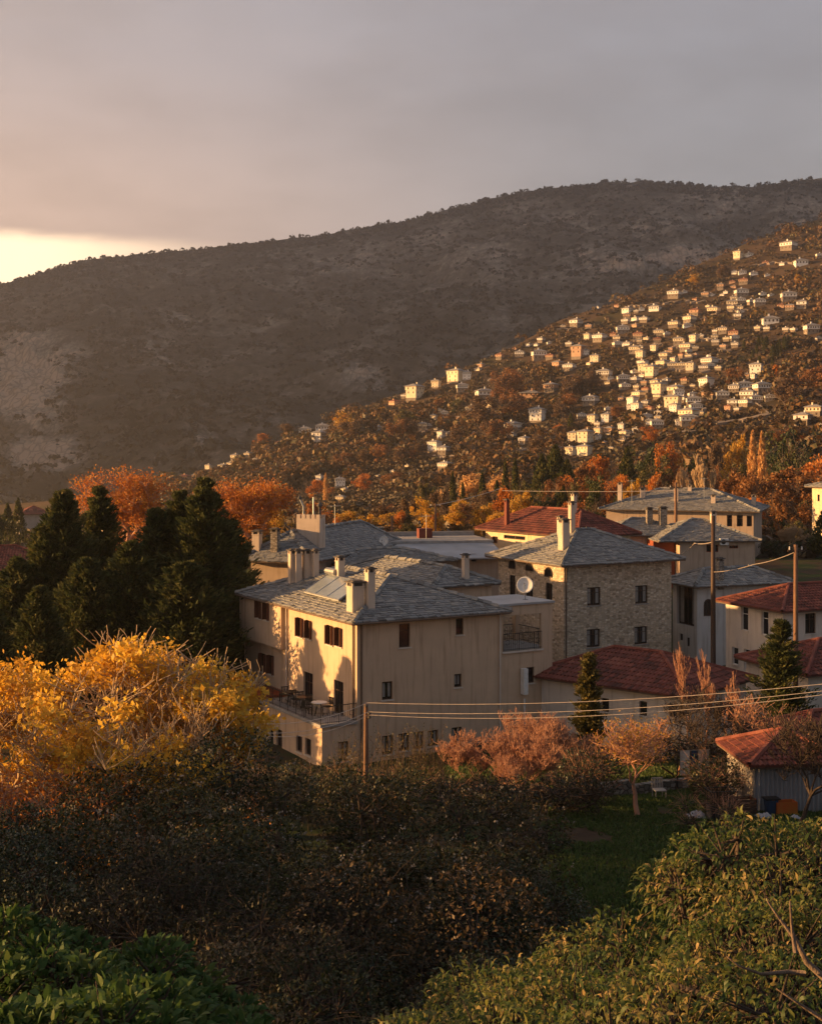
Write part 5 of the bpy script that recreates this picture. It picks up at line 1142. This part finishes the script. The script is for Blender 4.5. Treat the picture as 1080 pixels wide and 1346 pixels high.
# ------------------------------------------------------------------ woods: individual trees in the belt and among the houses
def fproto(kind, seed):
    global rng
    root = empty({'poplar': 'poplar_tree', 'cypress': 'cypress_tree', 'pine': 'pine_tree', 'bare': 'bare_tree'}.get(kind, 'autumn_tree' if kind in ('orange', 'rust', 'gold', 'peach', 'brown') else 'evergreen_tree'), (0, 0, 0), 0, 'x', 'tree')
    H = 10.
    if kind in ('cypress', 'pine', 'poplar'):
        Rd = {'cypress': .95, 'pine': 2.5, 'poplar': 1.0}[kind]; n = {'cypress': 1500, 'pine': 2600, 'poplar': 2200}[kind]
        V, Fc = tubes([[0, 0, -.5]], [[0, 0, 9]], [.22], [.05], 6); npmesh('trunk', V, Fc, M['bark'], root)
        t = rng.random(n)**(.8 if kind != 'poplar' else .95)
        prof = {'cypress': Rd*np.clip(np.minimum(t*6, (1-t)**.6*1.3), .03, 1), 'pine': Rd*np.clip(np.minimum(t*8+.2, (1-t)**.75*1.2), .04, 1), 'poplar': Rd*np.clip(np.minimum(t*2+.4, (1-t)**.5*1.3), .05, 1)}[kind]
        az = rng.uniform(0, 2*np.pi, n); lump = 1+.35*np.sin(az*3+t*23+seed)*np.sin(t*41+seed); rr = prof*lump*rng.random(n)**.35
        c = np.stack([np.cos(az)*rr, np.sin(az)*rr, H*(.05+.95*t)], 1); ax = np.stack([np.cos(az)*.4, np.sin(az)*.4, np.ones(n)], 1)+rng.normal(size=(n, 3))*.3
        V, Fc = leafquads(c, (.24 if kind != 'pine' else .28)*rng.uniform(.5, 1.4, n), a=ax, w=.4)
        npmesh('crown', V, Fc, M[{'cypress': 'lf_conifer', 'pine': 'lf_conifer', 'poplar': 'lf_poplar'}[kind]], root, rv=rng.random(n)); return root
    if kind == 'bare':
        A, Bq, ra, rb, lvl, T = skeleton(seed, H, .35, 5, 1.0, .15, (4, 5), .15, .12); w_ = np.array([.8, .8, 1])
        big = lvl <= 0
        V, Fc = tubes(A[big]*w_, Bq[big]*w_, ra[big], rb[big], 5); npmesh('trunk', V, Fc, M['bark_pale'], root)
        V, Fc = tubes(A[~big]*w_, Bq[~big]*w_, np.maximum(ra[~big], .035), np.maximum(rb[~big], .025), 3); npmesh('crown', V, Fc, M['bark_pale'], root); return root
    lm = {'orange': 'lf_orange', 'rust': 'lf_rust', 'gold': 'lf_gold', 'green': 'lf_green', 'olive': 'lf_olive', 'peach': 'lf_poplar', 'brown': 'lf_brown'}[kind]
    A, Bq, ra, rb, lvl, T = skeleton(seed, H*.92, .8, 3, .45, .22, (3, 5), .3, .25)
    big = lvl <= 0
    V, Fc = tubes(A[big], Bq[big], ra[big], rb[big], 6); npmesh('trunk', V, Fc, M['bark'], root)
    V, Fc = tubes(A[~big], Bq[~big], np.maximum(ra[~big], .03), np.maximum(rb[~big], .02), 3); npmesh('branches', V, Fc, M['bark'], root)
    ex = np.abs(T).max(0); sc_ = 3.9/max(ex[0], ex[1]); T = T*np.array([sc_, sc_, 1]); nl = 2600
    cl = np.concatenate([T[rng.integers(0, len(T), 34)], rng.normal(size=(10, 3))*np.array([1.8, 1.8, 1.3])+np.array([0, 0, 5.5])])
    i = rng.integers(0, len(cl), nl); d = rdir(nl); c = cl[i]+d*rng.random((nl, 1))**.4*rng.uniform(.7, 1.35, len(cl))[i][:, None]; c[:, 2] = np.clip(c[:, 2], 1.2, 10)
    V, Fc = leafquads(c, .23*rng.uniform(.5, 1.5, nl), nrm=d, w=.6); cr = rng.random(len(cl))
    npmesh('crown', V, Fc, M[lm], root, rv=np.clip(cr[i]*.6+rng.random(nl)*.4, 0, 1)); return root
tp = {}; ucount = {}
def ftree(kind, px, pt_, wpx, Y, z=None, label=None, group=None, var=0):
    key = (kind, var)
    if key not in tp: tp[key] = fproto(kind, 100+len(tp)); o = tp[key]
    else: o = copy_tree(tp[key])
    X = (px-CX)/F*Y; g = gzf(X, Y) if z is None else z; H = max(((HY-pt_)/F*Y-g), 1.5); wd0 = {'cypress': 1.9, 'pine': 4.6, 'poplar': 2.1, 'bare': 6}.get(kind, 8.5)
    sx = wpx*Y/F/wd0
    if H < sx*wd0*.85: g -= sx*wd0*.85-H; H = sx*wd0*.85
    o.location = (X, Y, g); o.scale = (sx, sx, H/10); o.rotation_euler = (0, 0, rnd.uniform(0, 6.28)); o['label'] = label; o['group'] = group; return o
belt = """524,669,28,orange,175;553,653,40,gold,185;507,688,26,gold,170;480,674,50,gold,176;455,684,34,brown,168;593,661,32,gold,190;611,660,34,rust,200;633,660,34,gold,185;652,668,30,gold,180;574,682,26,olive,165;540,690,24,olive,166;430,690,24,olive,160;
615,616,52,peach,300;595,620,10,cypress,260;608,634,8,cypress,255;634,622,12,cypress,270;650,616,40,peach,290;664,606,11,cypress,265;677,603,12,cypress,262;691,625,36,olive,250;653,632,12,cypress,240;730,586,46,pine,280;712,598,34,pine,275;745,605,36,pine,262;700,640,30,olive,215;722,640,34,green,210;
783,594,52,orange,290;765,606,34,rust,270;803,620,46,orange,235;780,634,34,rust,222;824,590,34,pine,300;844,580,54,green,320;856,598,48,olive,270;876,580,38,orange,300;838,630,40,rust,230;866,628,36,olive,235;893,612,30,rust,260;820,640,40,green,215;
925,596,46,bare,215;900,612,26,bare,210;912,588,44,green,300;941,573,32,brown,330;940,606,36,rust,250;956,612,44,rust,230;966,568,38,gold,300;972,600,36,olive,260;989,567,15,poplar,250;1001,568,13,poplar,245;980,620,40,rust,220;1026,558,66,green,280;1046,585,46,green,270;1069,560,7,cypress,380;1010,620,46,green,255;
1030,612,74,rust,220;1000,650,60,orange,200;1072,592,56,orange,240;1054,618,50,rust,215;1085,620,50,rust,210;1040,650,56,brown,190;1010,680,50,green,175;1052,680,46,olive,165;1078,700,50,green,150;1020,705,46,green,150;1000,690,40,brown,165;1060,660,40,rust,185;1035,690,44,bare,160;1062,700,40,bare,155;1084,668,36,pine,150;
758,628,30,olive,205;740,640,24,pine,200;890,640,30,brown,190;915,640,30,rust,185;745,618,26,rust,240;10,662,22,pine,250;24,655,20,pine,260;2,668,24,green,240;200,670,50,rust,190;365,668,34,gold,180;400,672,30,brown,175;350,700,30,olive,150;660,650,14,cypress,220;640,640,40,brown,235;
580,645,34,brown,240;560,630,30,olive,290;680,640,24,brown,225;860,650,40,green,200;930,655,40,rust,180;960,660,44,brown,175;500,705,30,green,150;530,705,34,brown,148;585,700,30,olive,150;1095,590,50,green,300;-20,660,40,pine,230;1120,640,60,rust,210"""
blt = []
for t in belt.replace('\n', '').split(';'):
    a, b, c, k, y = t.split(','); blt.append((float(a), float(b), float(c), k, float(y)))
q = random.Random(21)
for i in range(95):
    px = q.uniform(400, 1110); Y = q.uniform(170, 330) if px > 720 else q.uniform(150, 300); low = 640 if px < 700 else 612
    if px < 640: pt_ = q.uniform(655, 690)
    else: pt_ = q.uniform(low-4, 668)
    if 925 < px < 1005 and pt_ < 640: continue
    blt.append((px, pt_, q.uniform(26, 46), q.choice(['orange', 'gold', 'rust', 'rust', 'orange', 'olive', 'brown', 'gold', 'green']), Y))
for i in range(22): blt.append((q.uniform(230, 470), q.uniform(672, 700), q.uniform(22, 36), q.choice(['brown', 'rust', 'olive', 'gold']), q.uniform(180, 330)))
desc = {'orange': 'orange leaved', 'gold': 'golden leaved', 'rust': 'rust red', 'peach': 'pale peach twiggy', 'cypress': 'slim dark', 'pine': 'broad dark', 'green': 'dark green', 'olive': 'olive green', 'poplar': 'tall pale orange', 'bare': 'leafless upright', 'brown': 'dull brown'}
nn = {'cypress': 'cypress', 'pine': 'conifer', 'poplar': 'poplar'}
for k in sorted({b[3] for b in blt}):
    L_ = sorted([b for b in blt if b[3] == k])
    for i, (px, pt_, wpx, _, Y) in enumerate(L_):
        ftree(k, px, pt_, wpx*1.12, Y, None, f"{desc[k]} {nn.get(k, 'tree')} beyond the near roofs, {ordw(i)} of its colour from the left", 'trees in the belt beyond the near roofs', i % (3 if k in ('orange', 'rust', 'gold', 'green', 'olive', 'brown') else 2))
# trees on the hillside
hl = [(655, 488, 46, 'rust'), (680, 480, 40, 'rust'), (700, 492, 44, 'rust'), (660, 515, 44, 'rust'), (690, 520, 50, 'brown'), (725, 488, 40, 'brown'), (740, 498, 34, 'brown'), (735, 528, 30, 'brown'), (358, 568, 26, 'orange'), (385, 556, 26, 'brown'), (335, 584, 20, 'rust'), (437, 540, 40, 'gold'), (420, 548, 30, 'brown'), (462, 552, 36, 'brown'), (500, 580, 34, 'rust'), (455, 592, 26, 'rust'), (530, 585, 30, 'brown'),
      (543, 548, 38, 'rust'), (525, 588, 12, 'orange'), (480, 590, 26, 'brown'), (625, 548, 44, 'rust'), (640, 552, 40, 'brown'), (605, 560, 30, 'brown'), (805, 484, 30, 'brown'), (822, 532, 24, 'rust'), (1020, 478, 24, 'orange'), (1028, 490, 46, 'brown'), (1050, 505, 40, 'brown'), (1072, 480, 50, 'rust'), (1062, 512, 44, 'rust'), (745, 556, 26, 'orange'), (750, 543, 9, 'cypress'), (905, 500, 14, 'orange'),
      (1058, 572, 46, 'orange'), (1035, 560, 36, 'rust'), (935, 480, 28, 'rust'), (920, 500, 28, 'brown'), (845, 560, 26, 'orange'), (880, 565, 30, 'brown'), (930, 548, 24, 'brown'), (959, 556, 10, 'gold'), (450, 628, 36, 'orange'), (470, 622, 30, 'orange'), (500, 622, 24, 'rust'), (530, 618, 24, 'rust'), (428, 622, 7, 'poplar'), (640, 600, 30, 'brown'), (560, 590, 20, 'rust'), (625, 505, 8, 'cypress'),
      (630, 502, 7, 'cypress'), (600, 524, 26, 'green'), (560, 534, 40, 'olive'), (520, 545, 40, 'brown'), (855, 395, 6, 'cypress'), (720, 440, 14, 'green'), (700, 570, 30, 'brown'), (735, 560, 26, 'brown'), (765, 515, 26, 'rust'), (815, 545, 22, 'rust'), (858, 545, 16, 'rust')]
q = random.Random(9)
for i in range(26): hl.append((q.uniform(955, 1040), q.uniform(440, 470), q.uniform(4, 7), 'cypress'))
for i in range(120):
    px = q.uniform(250, 1090); r0 = float(np.interp(px, RX, RY)); py = q.uniform(r0+2, 640); hl.append((px, py, q.uniform(10, 22), q.choice(['brown', 'brown', 'rust', 'olive', 'green', 'brown', 'gold'])))
hl.sort(key=lambda v: v[1]); bands = [sorted(hl[i:i+15]) for i in range(0, len(hl), 15)]
for bi, L_ in enumerate(bands):
    for i, (px, pt_, wpx, k) in enumerate(L_):
        for v in vil:
            if wpx >= 23 and abs(px-v[0]) < wpx*.5+v[2]*.4 and pt_-2 < v[1] < pt_+wpx*.95: px = v[0]+(wpx*.56+v[2]*.5)*(1 if px > v[0] else -1)
        hpx = wpx*(.95 if k != 'cypress' else 3.2)
        if i > -1 and wpx < 23 and any(abs(px-v[0]) < (v[2]+wpx)*.5 and pt_-4 < v[1]+v[2]*.3 < pt_+hpx+2 for v in vil): continue
        if k == 'poplar': hpx = 46
        X, Y, z = hill_pt(px, pt_+hpx)
        ftree(k, px, pt_, wpx*1.1, Y, z-.5, f"{desc[k]} {nn.get(k, 'tree')}, {ordw(i)} from the left in the {ordw(bi)} band of hillside trees", 'trees on the village hillside', i % 2)

# scrub that covers the slopes
def scrub(name, label, X, Y, Z, nq, r, s_, m, flat=.7):
    n = len(X); c0 = np.stack([X, Y, Z], 1); rr = r*rng.uniform(.5, 1.5, n)
    d = rdir(n*nq); d[:, 2] = np.abs(d[:, 2])*flat; c = np.repeat(c0, nq, 0)+d*np.repeat(rr, nq)[:, None]
    V, Fc = leafquads(c, s_*np.repeat(rr/r, nq)*rng.uniform(.7, 1.3, n*nq), nrm=d, w=.8)
    tag(npmesh(name, V, Fc, m, rv=np.clip(np.repeat(rng.random(n), nq)*.7+rng.random(n*nq)*.3, 0, 1)), label, 'scrub', kind='stuff')
M['lf_scrub'] = leafmat('hill_scrub', [(.022, .02, .012), (.045, .035, .018), (.075, .05, .026), (.12, .07, .03), (.05, .05, .022)], .15)
M['lf_mtn'] = leafmat('mountain_scrub', [(.014, .016, .01), (.022, .023, .015), (.03, .03, .019), (.042, .038, .027)], .05)
n = 21000; px = rng.uniform(150, 1250, n); r0 = np.interp(px, RX, RY); py = r0+(690-r0)*rng.random(n)**.9; Y = np.maximum(hillY(px, py), 90); keep = Y > 320; px, Y = px[keep], Y[keep]
HP = np.array(hpos); Xs = (px-CX)/F*Y
dx = Xs[:, None]-HP[None, :, 0]; dy = Y[:, None]-HP[None, :, 1]; bad = ((np.abs(dx) < HP[None, :, 2]*6.5) & (dy < 8) & (dy > -13)).any(1); px, Y = px[~bad], Y[~bad]
scrub('hillside_scrub', 'brown bushes and scrub woodland over the village hillside', (px-CX)/F*Y, Y, hillz(px, Y), 16, 1.7, .65, M['lf_scrub'])
ii = rng.integers(20, 540, 26000); jj = (299*rng.random(26000)**.85).astype(int); k0 = (ii, jj); keep = (rock[k0]*1.2+rng.random(26000)*.6 < .95) & (fbm(XM[k0]/60, ZM[k0]/40, 4, 44) > -.07+.12*rng.normal(size=26000)-.05)
jx = rng.normal(size=26000)*3; X = XM[k0]+jx; Y = YM2[k0]; Z = ZM[k0]; 
scrub('mountain_scrub', 'dark evergreen scrub dotted over the mountain slopes', X[keep], Y[keep], Z[keep], 9, 4.0, 2.2, M['lf_mtn'], .8)
ri_ = rng.uniform(-200, 1300, 1500); Xr, Yr_, Zr = mount(ri_, np.full(1500, .985)+rng.uniform(-.02, .015, 1500))
scrub('ridge_scrub', 'low trees along the mountain crest', Xr, Yr_, Zr, 12, 4.5, 2.2, M['lf_mtn'], .9)

n = 5200; px = rng.uniform(200, 1200, n); r0 = np.interp(px, RX, RY); py = r0+(650-r0)*rng.random(n)**.9; Y = hillY(px, py); X = (px-CX)/F*Y
dx = X[:, None]-HP[None, :, 0]; dy = Y[:, None]-HP[None, :, 1]; bad = ((np.abs(dx) < HP[None, :, 2]*7+1.5) & (dy < 8) & (dy > -24)).any(1) | (Y < 330) | ((np.abs(px[:, None]-HP[None, :, 3]) < HP[None, :, 5]*.5+5) & (dy < 8) & ((HY-(hillz(px, Y)+6)/Y*F)[:, None] < HP[None, :, 4]+HP[None, :, 5]*.15) & ((HY-hillz(px, Y)/Y*F)[:, None] > HP[None, :, 4]-6)).any(1) | (fbm(X/45, Y/45, 3, 77) < -.06); px, Y, X = px[~bad], Y[~bad], X[~bad]
M['lf_wood'] = leafmat('hillside_wood_leaves', [(.03, .026, .014), (.06, .04, .02), (.11, .06, .026), (.18, .09, .03), (.05, .055, .022), (.24, .13, .035)], .2)
scrub('hillside_woodland', 'autumn coloured woodland between the houses of the far village', X, Y, hillz(px, Y)+2.2, 34, 3.6, .8, M['lf_wood'], 1.)
n = 5000; px = rng.uniform(-150, 1250, n); Y = rng.uniform(150, 620, n); X = (px-CX)/F*Y
scrub('valley_scrub', 'brown scrub and bushes on the valley floor beyond the roofs', X, Y, gz(X, Y), 16, 2.0, .7, M['lf_scrub'])
# roads on the hillside
def road(pts, wd_, name='road', lb='pale road on the village hillside'):
    V = []; 
    P2 = []
    for a, b in zip(pts, pts[1:]):
        for t in np.linspace(0, 1, 10)[:-1]: P2.append(hill_pt(a[0]+(b[0]-a[0])*t, a[1]+(b[1]-a[1])*t))
    P2.append(hill_pt(*pts[-1])); P2 = np.array(P2); mb = MB()
    for a, b in zip(P2, P2[1:]):
        mb.q((a[0], a[1]-wd_, a[2]+.9), (b[0], b[1]-wd_, b[2]+.9), (b[0], b[1]+wd_, b[2]+1.6), (a[0], a[1]+wd_, a[2]+1.6))
        mb.q((a[0], a[1]-wd_, a[2]+.9), (b[0], b[1]-wd_, b[2]+.9), (b[0], b[1]-wd_, b[2]-2.5), (a[0], a[1]-wd_, a[2]-2.5))
    tag(mb.build(name, M['vroad']), lb, None, kind='structure')
M['vroad'] = mat('hill_road', (.22, .18, .15), (.15, .12, .1), scale=.2, rough=.95)
road([(920, 561), (950, 559), (975, 556), (998, 551), (1009, 548), (1003, 541), (994, 535)], 2.5)
road([(862, 573), (885, 574), (912, 569)], 4, lb='pale terrace road above the green tree belt')
road([(620, 598), (660, 597), (700, 594), (740, 590)], 2.5, lb='pale road with retaining wall below the two lone white houses')
road([(820, 405), (845, 403), (880, 400), (905, 396)], 2, lb='track at the upper left of the village')
road([(990, 351), (1010, 348), (1040, 347)], 2, lb='track below the topmost villa')

q = random.Random(77)
for i in range(20):
    b = vil[q.randrange(len(vil))]; L_ = q.uniform(12, 34); road([(b[0]-L_/2, b[1]+b[2]*.5+1.5), (b[0], b[1]+b[2]*.5+2+q.uniform(-1, 1)), (b[0]+L_/2, b[1]+b[2]*.5+1+q.uniform(-2, 2))], 1.0, 'terrace', 'walled terrace path below houses of the far village')
# ------------------------------------------------------------------ poles and wires
def pole(label, px, pt_, Y, r=.12, arms=(), pm='pole'):
    t = P(px, pt_, Y); g = gzf(t.x, t.y); root = empty('utility_pole', (t.x, t.y, g), 0, label, 'utility pole'); H = t.z-g
    m = MB(); m.tube([(0, 0, -.4), (0, 0, H*.5), (0, 0, H)], [r*1.25, r*1.1, r*.85], 10); m.build('post', M[pm], root, smooth=True)
    for (dz, L_) in arms:
        a = MB(); a.box(-L_, L_, -.05, .05, H-dz-.05, H-dz+.05); a.build('crossarm', M['dark_wood'], root)
        for x in (-L_+.1, 0, L_-.1): s_ = MB(); s_.lathe([(.02, 0), (.045, .03), (.05, .08), (.03, .12), (.05, .16), (.02, .2)], (x, -.0, H-dz+.05), 8); s_.build('insulator', M['white_paint'], root)
    return root, t
p1, t1 = pole('sunlit orange wooden utility pole in the middle, in front of the tan house', 481, 926, 54, .1)
m = MB(); 
for dz in (.1, .42, .58): m.lathe([(.03, 0), (.07, .03), (.07, .1), (.02, .14)], (.14 if dz > .2 else 0, -.1, t1.z-gzf(t1.x, t1.y)-dz), 8)
m.build('insulator', M['soot'], p1)
p2_, t2 = pole('tall wooden utility pole darkened for shade, in front of the balcony house', 937, 678, 88, .15, pm='dark_wood')  # post takes a darker wood: its shade is put into the colour
p3_, t3 = pole('wooden utility pole with white insulators beside the dark fir', 1045.5, 716, 74, .13, ((.35, .45),))
p4_, t4 = pole('distant thin utility pole among the golden trees', 572, 662, 140, .13, ((.3, .6),))
p5_, t5 = pole('dark thin pole left of the distant golden trees', 515, 678, 140, .13)
p6_, t6 = pole('dark pole on the big slate roof house, with crossarm', 888, 634, 140, .16, ((.6, .7),))
def wire(label, pts, r=.0105, sag=.3):
    m = MB(); allp = []
    for a, b in zip(pts, pts[1:]):
        for i in range(12): t = i/12; p = a.lerp(b, t); allp.append(p-Vector((0, 0, 4*sag*t*(1-t))))
    allp.append(pts[-1]); m.tube(allp, r, 4); tag(m.build('wire', M['wire']), label, 'wire', 'overhead wires')
Yp = 53.9
wire('top overhead wire running right from the sunlit orange pole', [P(330, 951, 46), P(482, 924, Yp), P(1085, 899, 44)])
wire('middle overhead wire running right from the sunlit orange pole', [P(324, 962, 46), P(484, 936, Yp), P(1085, 908, 44)], sag=.34)
wire('lowest overhead wire running right from the sunlit orange pole', [P(324, 964.5, 46.4), P(484, 940, Yp), P(1085, 913, 44.6)], sag=.42)
wire('distant wire rising from the far pole over the golden trees', [P(572, 664, 140), P(660, 641, 200)], .035, .2); wire('distant level wire in front of the dark cypresses', [P(660, 645, 150), P(888, 645, 140)], .03, .1)
wire('wire from the fir side pole towards the tall dark pole', [t3-Vector((0, 0, .4)), P(990, 742, 80), P(937, 752, 88)], .018, .1)
wire('dark service cable looping to the back house wall', [P(937, 712, 88), P(912, 714, 95), P(895, 728, 100)], .03, .1)
for z_ in (0, .5):
    pass
def antenna(label, px, py_base, h_, Y):
    t = P(px, py_base, Y); root = empty('tv_antenna', t, .6, label, 'antenna'); m = MB(); m.tube([(0, 0, -.5), (0, 0, h_)], .025, 5); m.build('mast', M['metal'], root)
    m = MB(); m.tube([(-.5, 0, h_-.15), (.55, 0, h_-.15)], .015, 4)
    for i in range(7): x = -.45+i*.16; m.tube([(x, -.3+i*.02, h_-.15), (x, .3-i*.02, h_-.15)], .012, 4)
    m.build('elements', M['metal'], root)
antenna('thin aerial on the big slate roof between its two left chimneys', 830, 655, 2.2, 152); antenna('aerial on the ridge of the big slate roof near the right end', 925, 650, 2.0, 152); antenna('aerial on the slate roof left of the golden trees, right of its big chimney', 440, 692, 1.8, 104); antenna('aerial above the flat concrete roof', 560, 703, 1.8, 114)
# street of small things in the garden
def thing_box(name, cat, label, px, py, Y, parts):
    t = P(px, py, Y); g = gzf(t.x, t.y); root = empty(name, (t.x, t.y, g), .15, label, cat)
    for nm, mm, bxs in parts:
        m = MB(); [m.box(*b) for b in bxs]; m.build(nm, M[mm], root)
    return root
M['orange_paint'] = mat('orange_paint', (.5, .1, .02), (.4, .16, .03), scale=3); M['blue_cloth'] = mat('blue_cloth', (.03, .06, .12), rough=.9); M['rag'] = mat('white_rag', (.4, .4, .42), rough=.9)
cage = [(-.5+i*.1, -.48+i*.1, -.35, -.33, 0, 1.1) for i in range(11)]+[(-.5+i*.1, -.48+i*.1, .33, .35, 0, 1.1) for i in range(11)]+[(-.5, .52, -.36, -.33, z, z+.03) for z in (0, .55, 1.1)]+[(-.5, .52, .33, .36, z, z+.03) for z in (0, .55, 1.1)]+[(-.52, -.49, -.35, .35, z, z+.03) for z in (0, .55, 1.1)]+[(.5, .53, -.35, .35, z, z+.03) for z in (0, .55, 1.1)]
thing_box('wire_cage', 'cage', 'black wire cage standing left of the corrugated shed', 947, 1070, 49, [('bars', 'iron', cage), ('tray', 'soot', [(-.48, .48, -.33, .33, .03, .1), (-.46, .46, -.3, .3, .1, .5)])])
thing_box('wooden_crate', 'crate', 'dark brown wooden crate against the plaster end of the shed', 976, 1052, 50, [('slats', 'dark_wood', [(-.45, .45, -.3, -.27, z, z+.12) for z in (.05, .2, .35, .5)]+[(-.45, .45, .27, .3, z, z+.12) for z in (.05, .2, .35, .5)]+[(-.45, -.42, -.3, .3, z, z+.12) for z in (.05, .2, .35, .5)]+[(.42, .45, -.3, .3, z, z+.12) for z in (.05, .2, .35, .5)]), ('corner_posts', 'red_wood', [(x, x+.05, y, y+.05, 0, .65) for x in (-.44, .39) for y in (-.26, .21)])])
r_ = thing_box('blue_bin', 'bin', 'dark blue bin in front of the corrugated shed wall', 1013, 1068, 50.3, [('lid', 'iron', [(-.3, .3, -.24, .24, .62, .67)])]); m = MB(); m.lathe([(.0, 0), (.22, 0), (.25, .3), (.29, .62)], n=14); m.build('tub', M['blue_cloth'], r_)
thing_box('orange_crate', 'crate', 'orange plastic crate with yellow rim beside the blue bin', 1031, 1068, 50.3, [('box', 'orange_paint', [(-.42, .42, -.25, -.22, .1, .55), (-.42, .42, .22, .25, .1, .55), (-.42, -.39, -.22, .22, .1, .55), (.39, .42, -.22, .22, .1, .55), (-.42, .42, -.25, .25, .06, .1)]), ('rim', 'lf_gold', [(-.45, .45, -.28, -.25, .0, .13)])])
for i, (px, py, lb, s_) in enumerate(((1003, 1076, 'crumpled pale rag at the foot of the corrugated shed', .3), (1045, 1074, 'small white rag at the foot of the leaning tree', .2), (915, 1045, 'crumpled pale sheet on the ground left of the cage', .35))):
    t = P(px, py, 49.3); g = gzf(t.x, t.y); n = 14; xs_ = np.linspace(-1, 1, n); A_, B_ = np.meshgrid(xs_, xs_); zz = (fbm(A_*2+i*7, B_*2, 3, i)+.25)*s_*1.6*np.clip(1.3-np.hypot(A_, B_), 0, 1); V = np.stack([A_.ravel()*s_, B_.ravel()*s_, zz.ravel()+.04], 1); k = (np.arange(n-1)[:, None]*n+np.arange(n-1)[None]).ravel()
    tag(npmesh('rag', V, np.stack([k, k+1, k+n+1, k+n], 1), M['rag'], loc=(t.x, t.y, g), smooth=True), lb, 'rag')
r_ = thing_box('garden_chair', 'chair', 'pale grey chair on the lawn behind the leafy tree', 866, 1046, 55, [('seat', 'concrete', [(-.25, .25, -.25, .25, .4, .44)]), ('backrest', 'concrete', [(-.25+i*.11, -.19+i*.11, .22, .25, .44, .85) for i in range(5)]+[(-.25, .25, .22, .25, .82, .88)])])
for x in (-.22, .22):
    for y in (-.22, .22): m = MB(); m.tube([(x, y, 0), (x, y, .4)], .025, 6); m.build('leg', M['concrete'], r_)
r_ = thing_box('clothes_line', 'clothes line', 'clothes line with pale and blue cloths beneath the dark bare tree', 912, 1015, 58, [('posts', 'iron', [(-.8, -.75, 0, .05, 0, 1.9), (.75, .8, 0, .05, 0, 1.9)]), ('line', 'wire', [(-.8, .8, .015, .03, 1.8, 1.815)])])
for i, (x0, x1, z0, mm) in enumerate(((-.65, -.2, .7, 'offwhite'), (-.12, .12, 1.0, 'blue_cloth'), (.2, .7, .5, 'peach'))):
    n = 10; V = []; 
    for a in range(n):
        for b in range(6): u = a/(n-1); v = b/5; V.append((x0+(x1-x0)*u, .02+.05*math.sin(u*9+i)*v, 1.8-(1.8-z0)*v))
    k = (np.arange(n-1)[:, None]*6+np.arange(5)[None]).ravel(); npmesh('cloth', V, np.stack([k, k+1, k+7, k+6], 1), M[mm], r_, smooth=True)
# garden walls near the houses
def gwall(label, pts, h_, m='stone_dark', t_=.3):
    mb = MB(); n = 0
    for a, b in zip(pts, pts[1:]):
        d = Vector((b[0]-a[0], b[1]-a[1], 0)).normalized(); nn_ = Vector((-d.y, d.x, 0))*t_/2; L_ = (Vector(b[:2])-Vector(a[:2])).length; k = max(1, int(L_/1.5))
        for i in range(k):
            p = Vector((*a[:2], 0)).lerp(Vector((*b[:2], 0)), i/k); r_ = Vector((*a[:2], 0)).lerp(Vector((*b[:2], 0)), (i+1)/k); z0 = min(gzf(p.x, p.y), gzf(r_.x, r_.y))-.4; z1 = max(gzf(p.x, p.y), gzf(r_.x, r_.y))+h_+rnd.uniform(-.06, .06)
            c = [p-nn_, r_-nn_, r_+nn_, p+nn_]; lo = [(v.x, v.y, z0) for v in c]; hi = [(v.x, v.y, z1) for v in c]; mb.q(*hi)
            for j in range(4): mb.q(lo[j], lo[(j+1) % 4], hi[(j+1) % 4], hi[j])
    tag(mb.build('garden_wall', M[m]), label, 'wall')
gwall('low dark stone garden wall above the lawn', [P(770, 1050, 56), P(880, 1050, 58), P(945, 1050, 59)], .5)
gwall('stone retaining wall at the foot of the stone house', [P(735, 890, 84), P(870, 890, 85)], 1.5)
gwall('pale wall between the balcony house and the white red roofed house', [P(893, 880, 86), P(955, 880, 87)], 1.1, 'grey_plaster')

# ------------------------------------------------------------------ the air itself
hz = MB(); hz.box(-1700, 1700, -110, 2850, -56, 1000)
vm = bpy.data.materials.new('haze_air'); vm.use_nodes = True; nt = vm.node_tree; nt.nodes.remove(nt.nodes['Principled BSDF'])
pv = nt.nodes.new('ShaderNodeVolumePrincipled'); pv.inputs['Color'].default_value = (.9, .88, .92, 1); pv.inputs['Density'].default_value = .00014; pv.inputs['Anisotropy'].default_value = .6
nt.links.new(pv.outputs[0], nt.nodes['Material Output'].inputs['Volume'])
tag(hz.build('haze', vm), 'warm evening haze filling the valley', None, kind='stuff')
print('objects', len(bpy.data.objects), 'total', time.time()-T0)
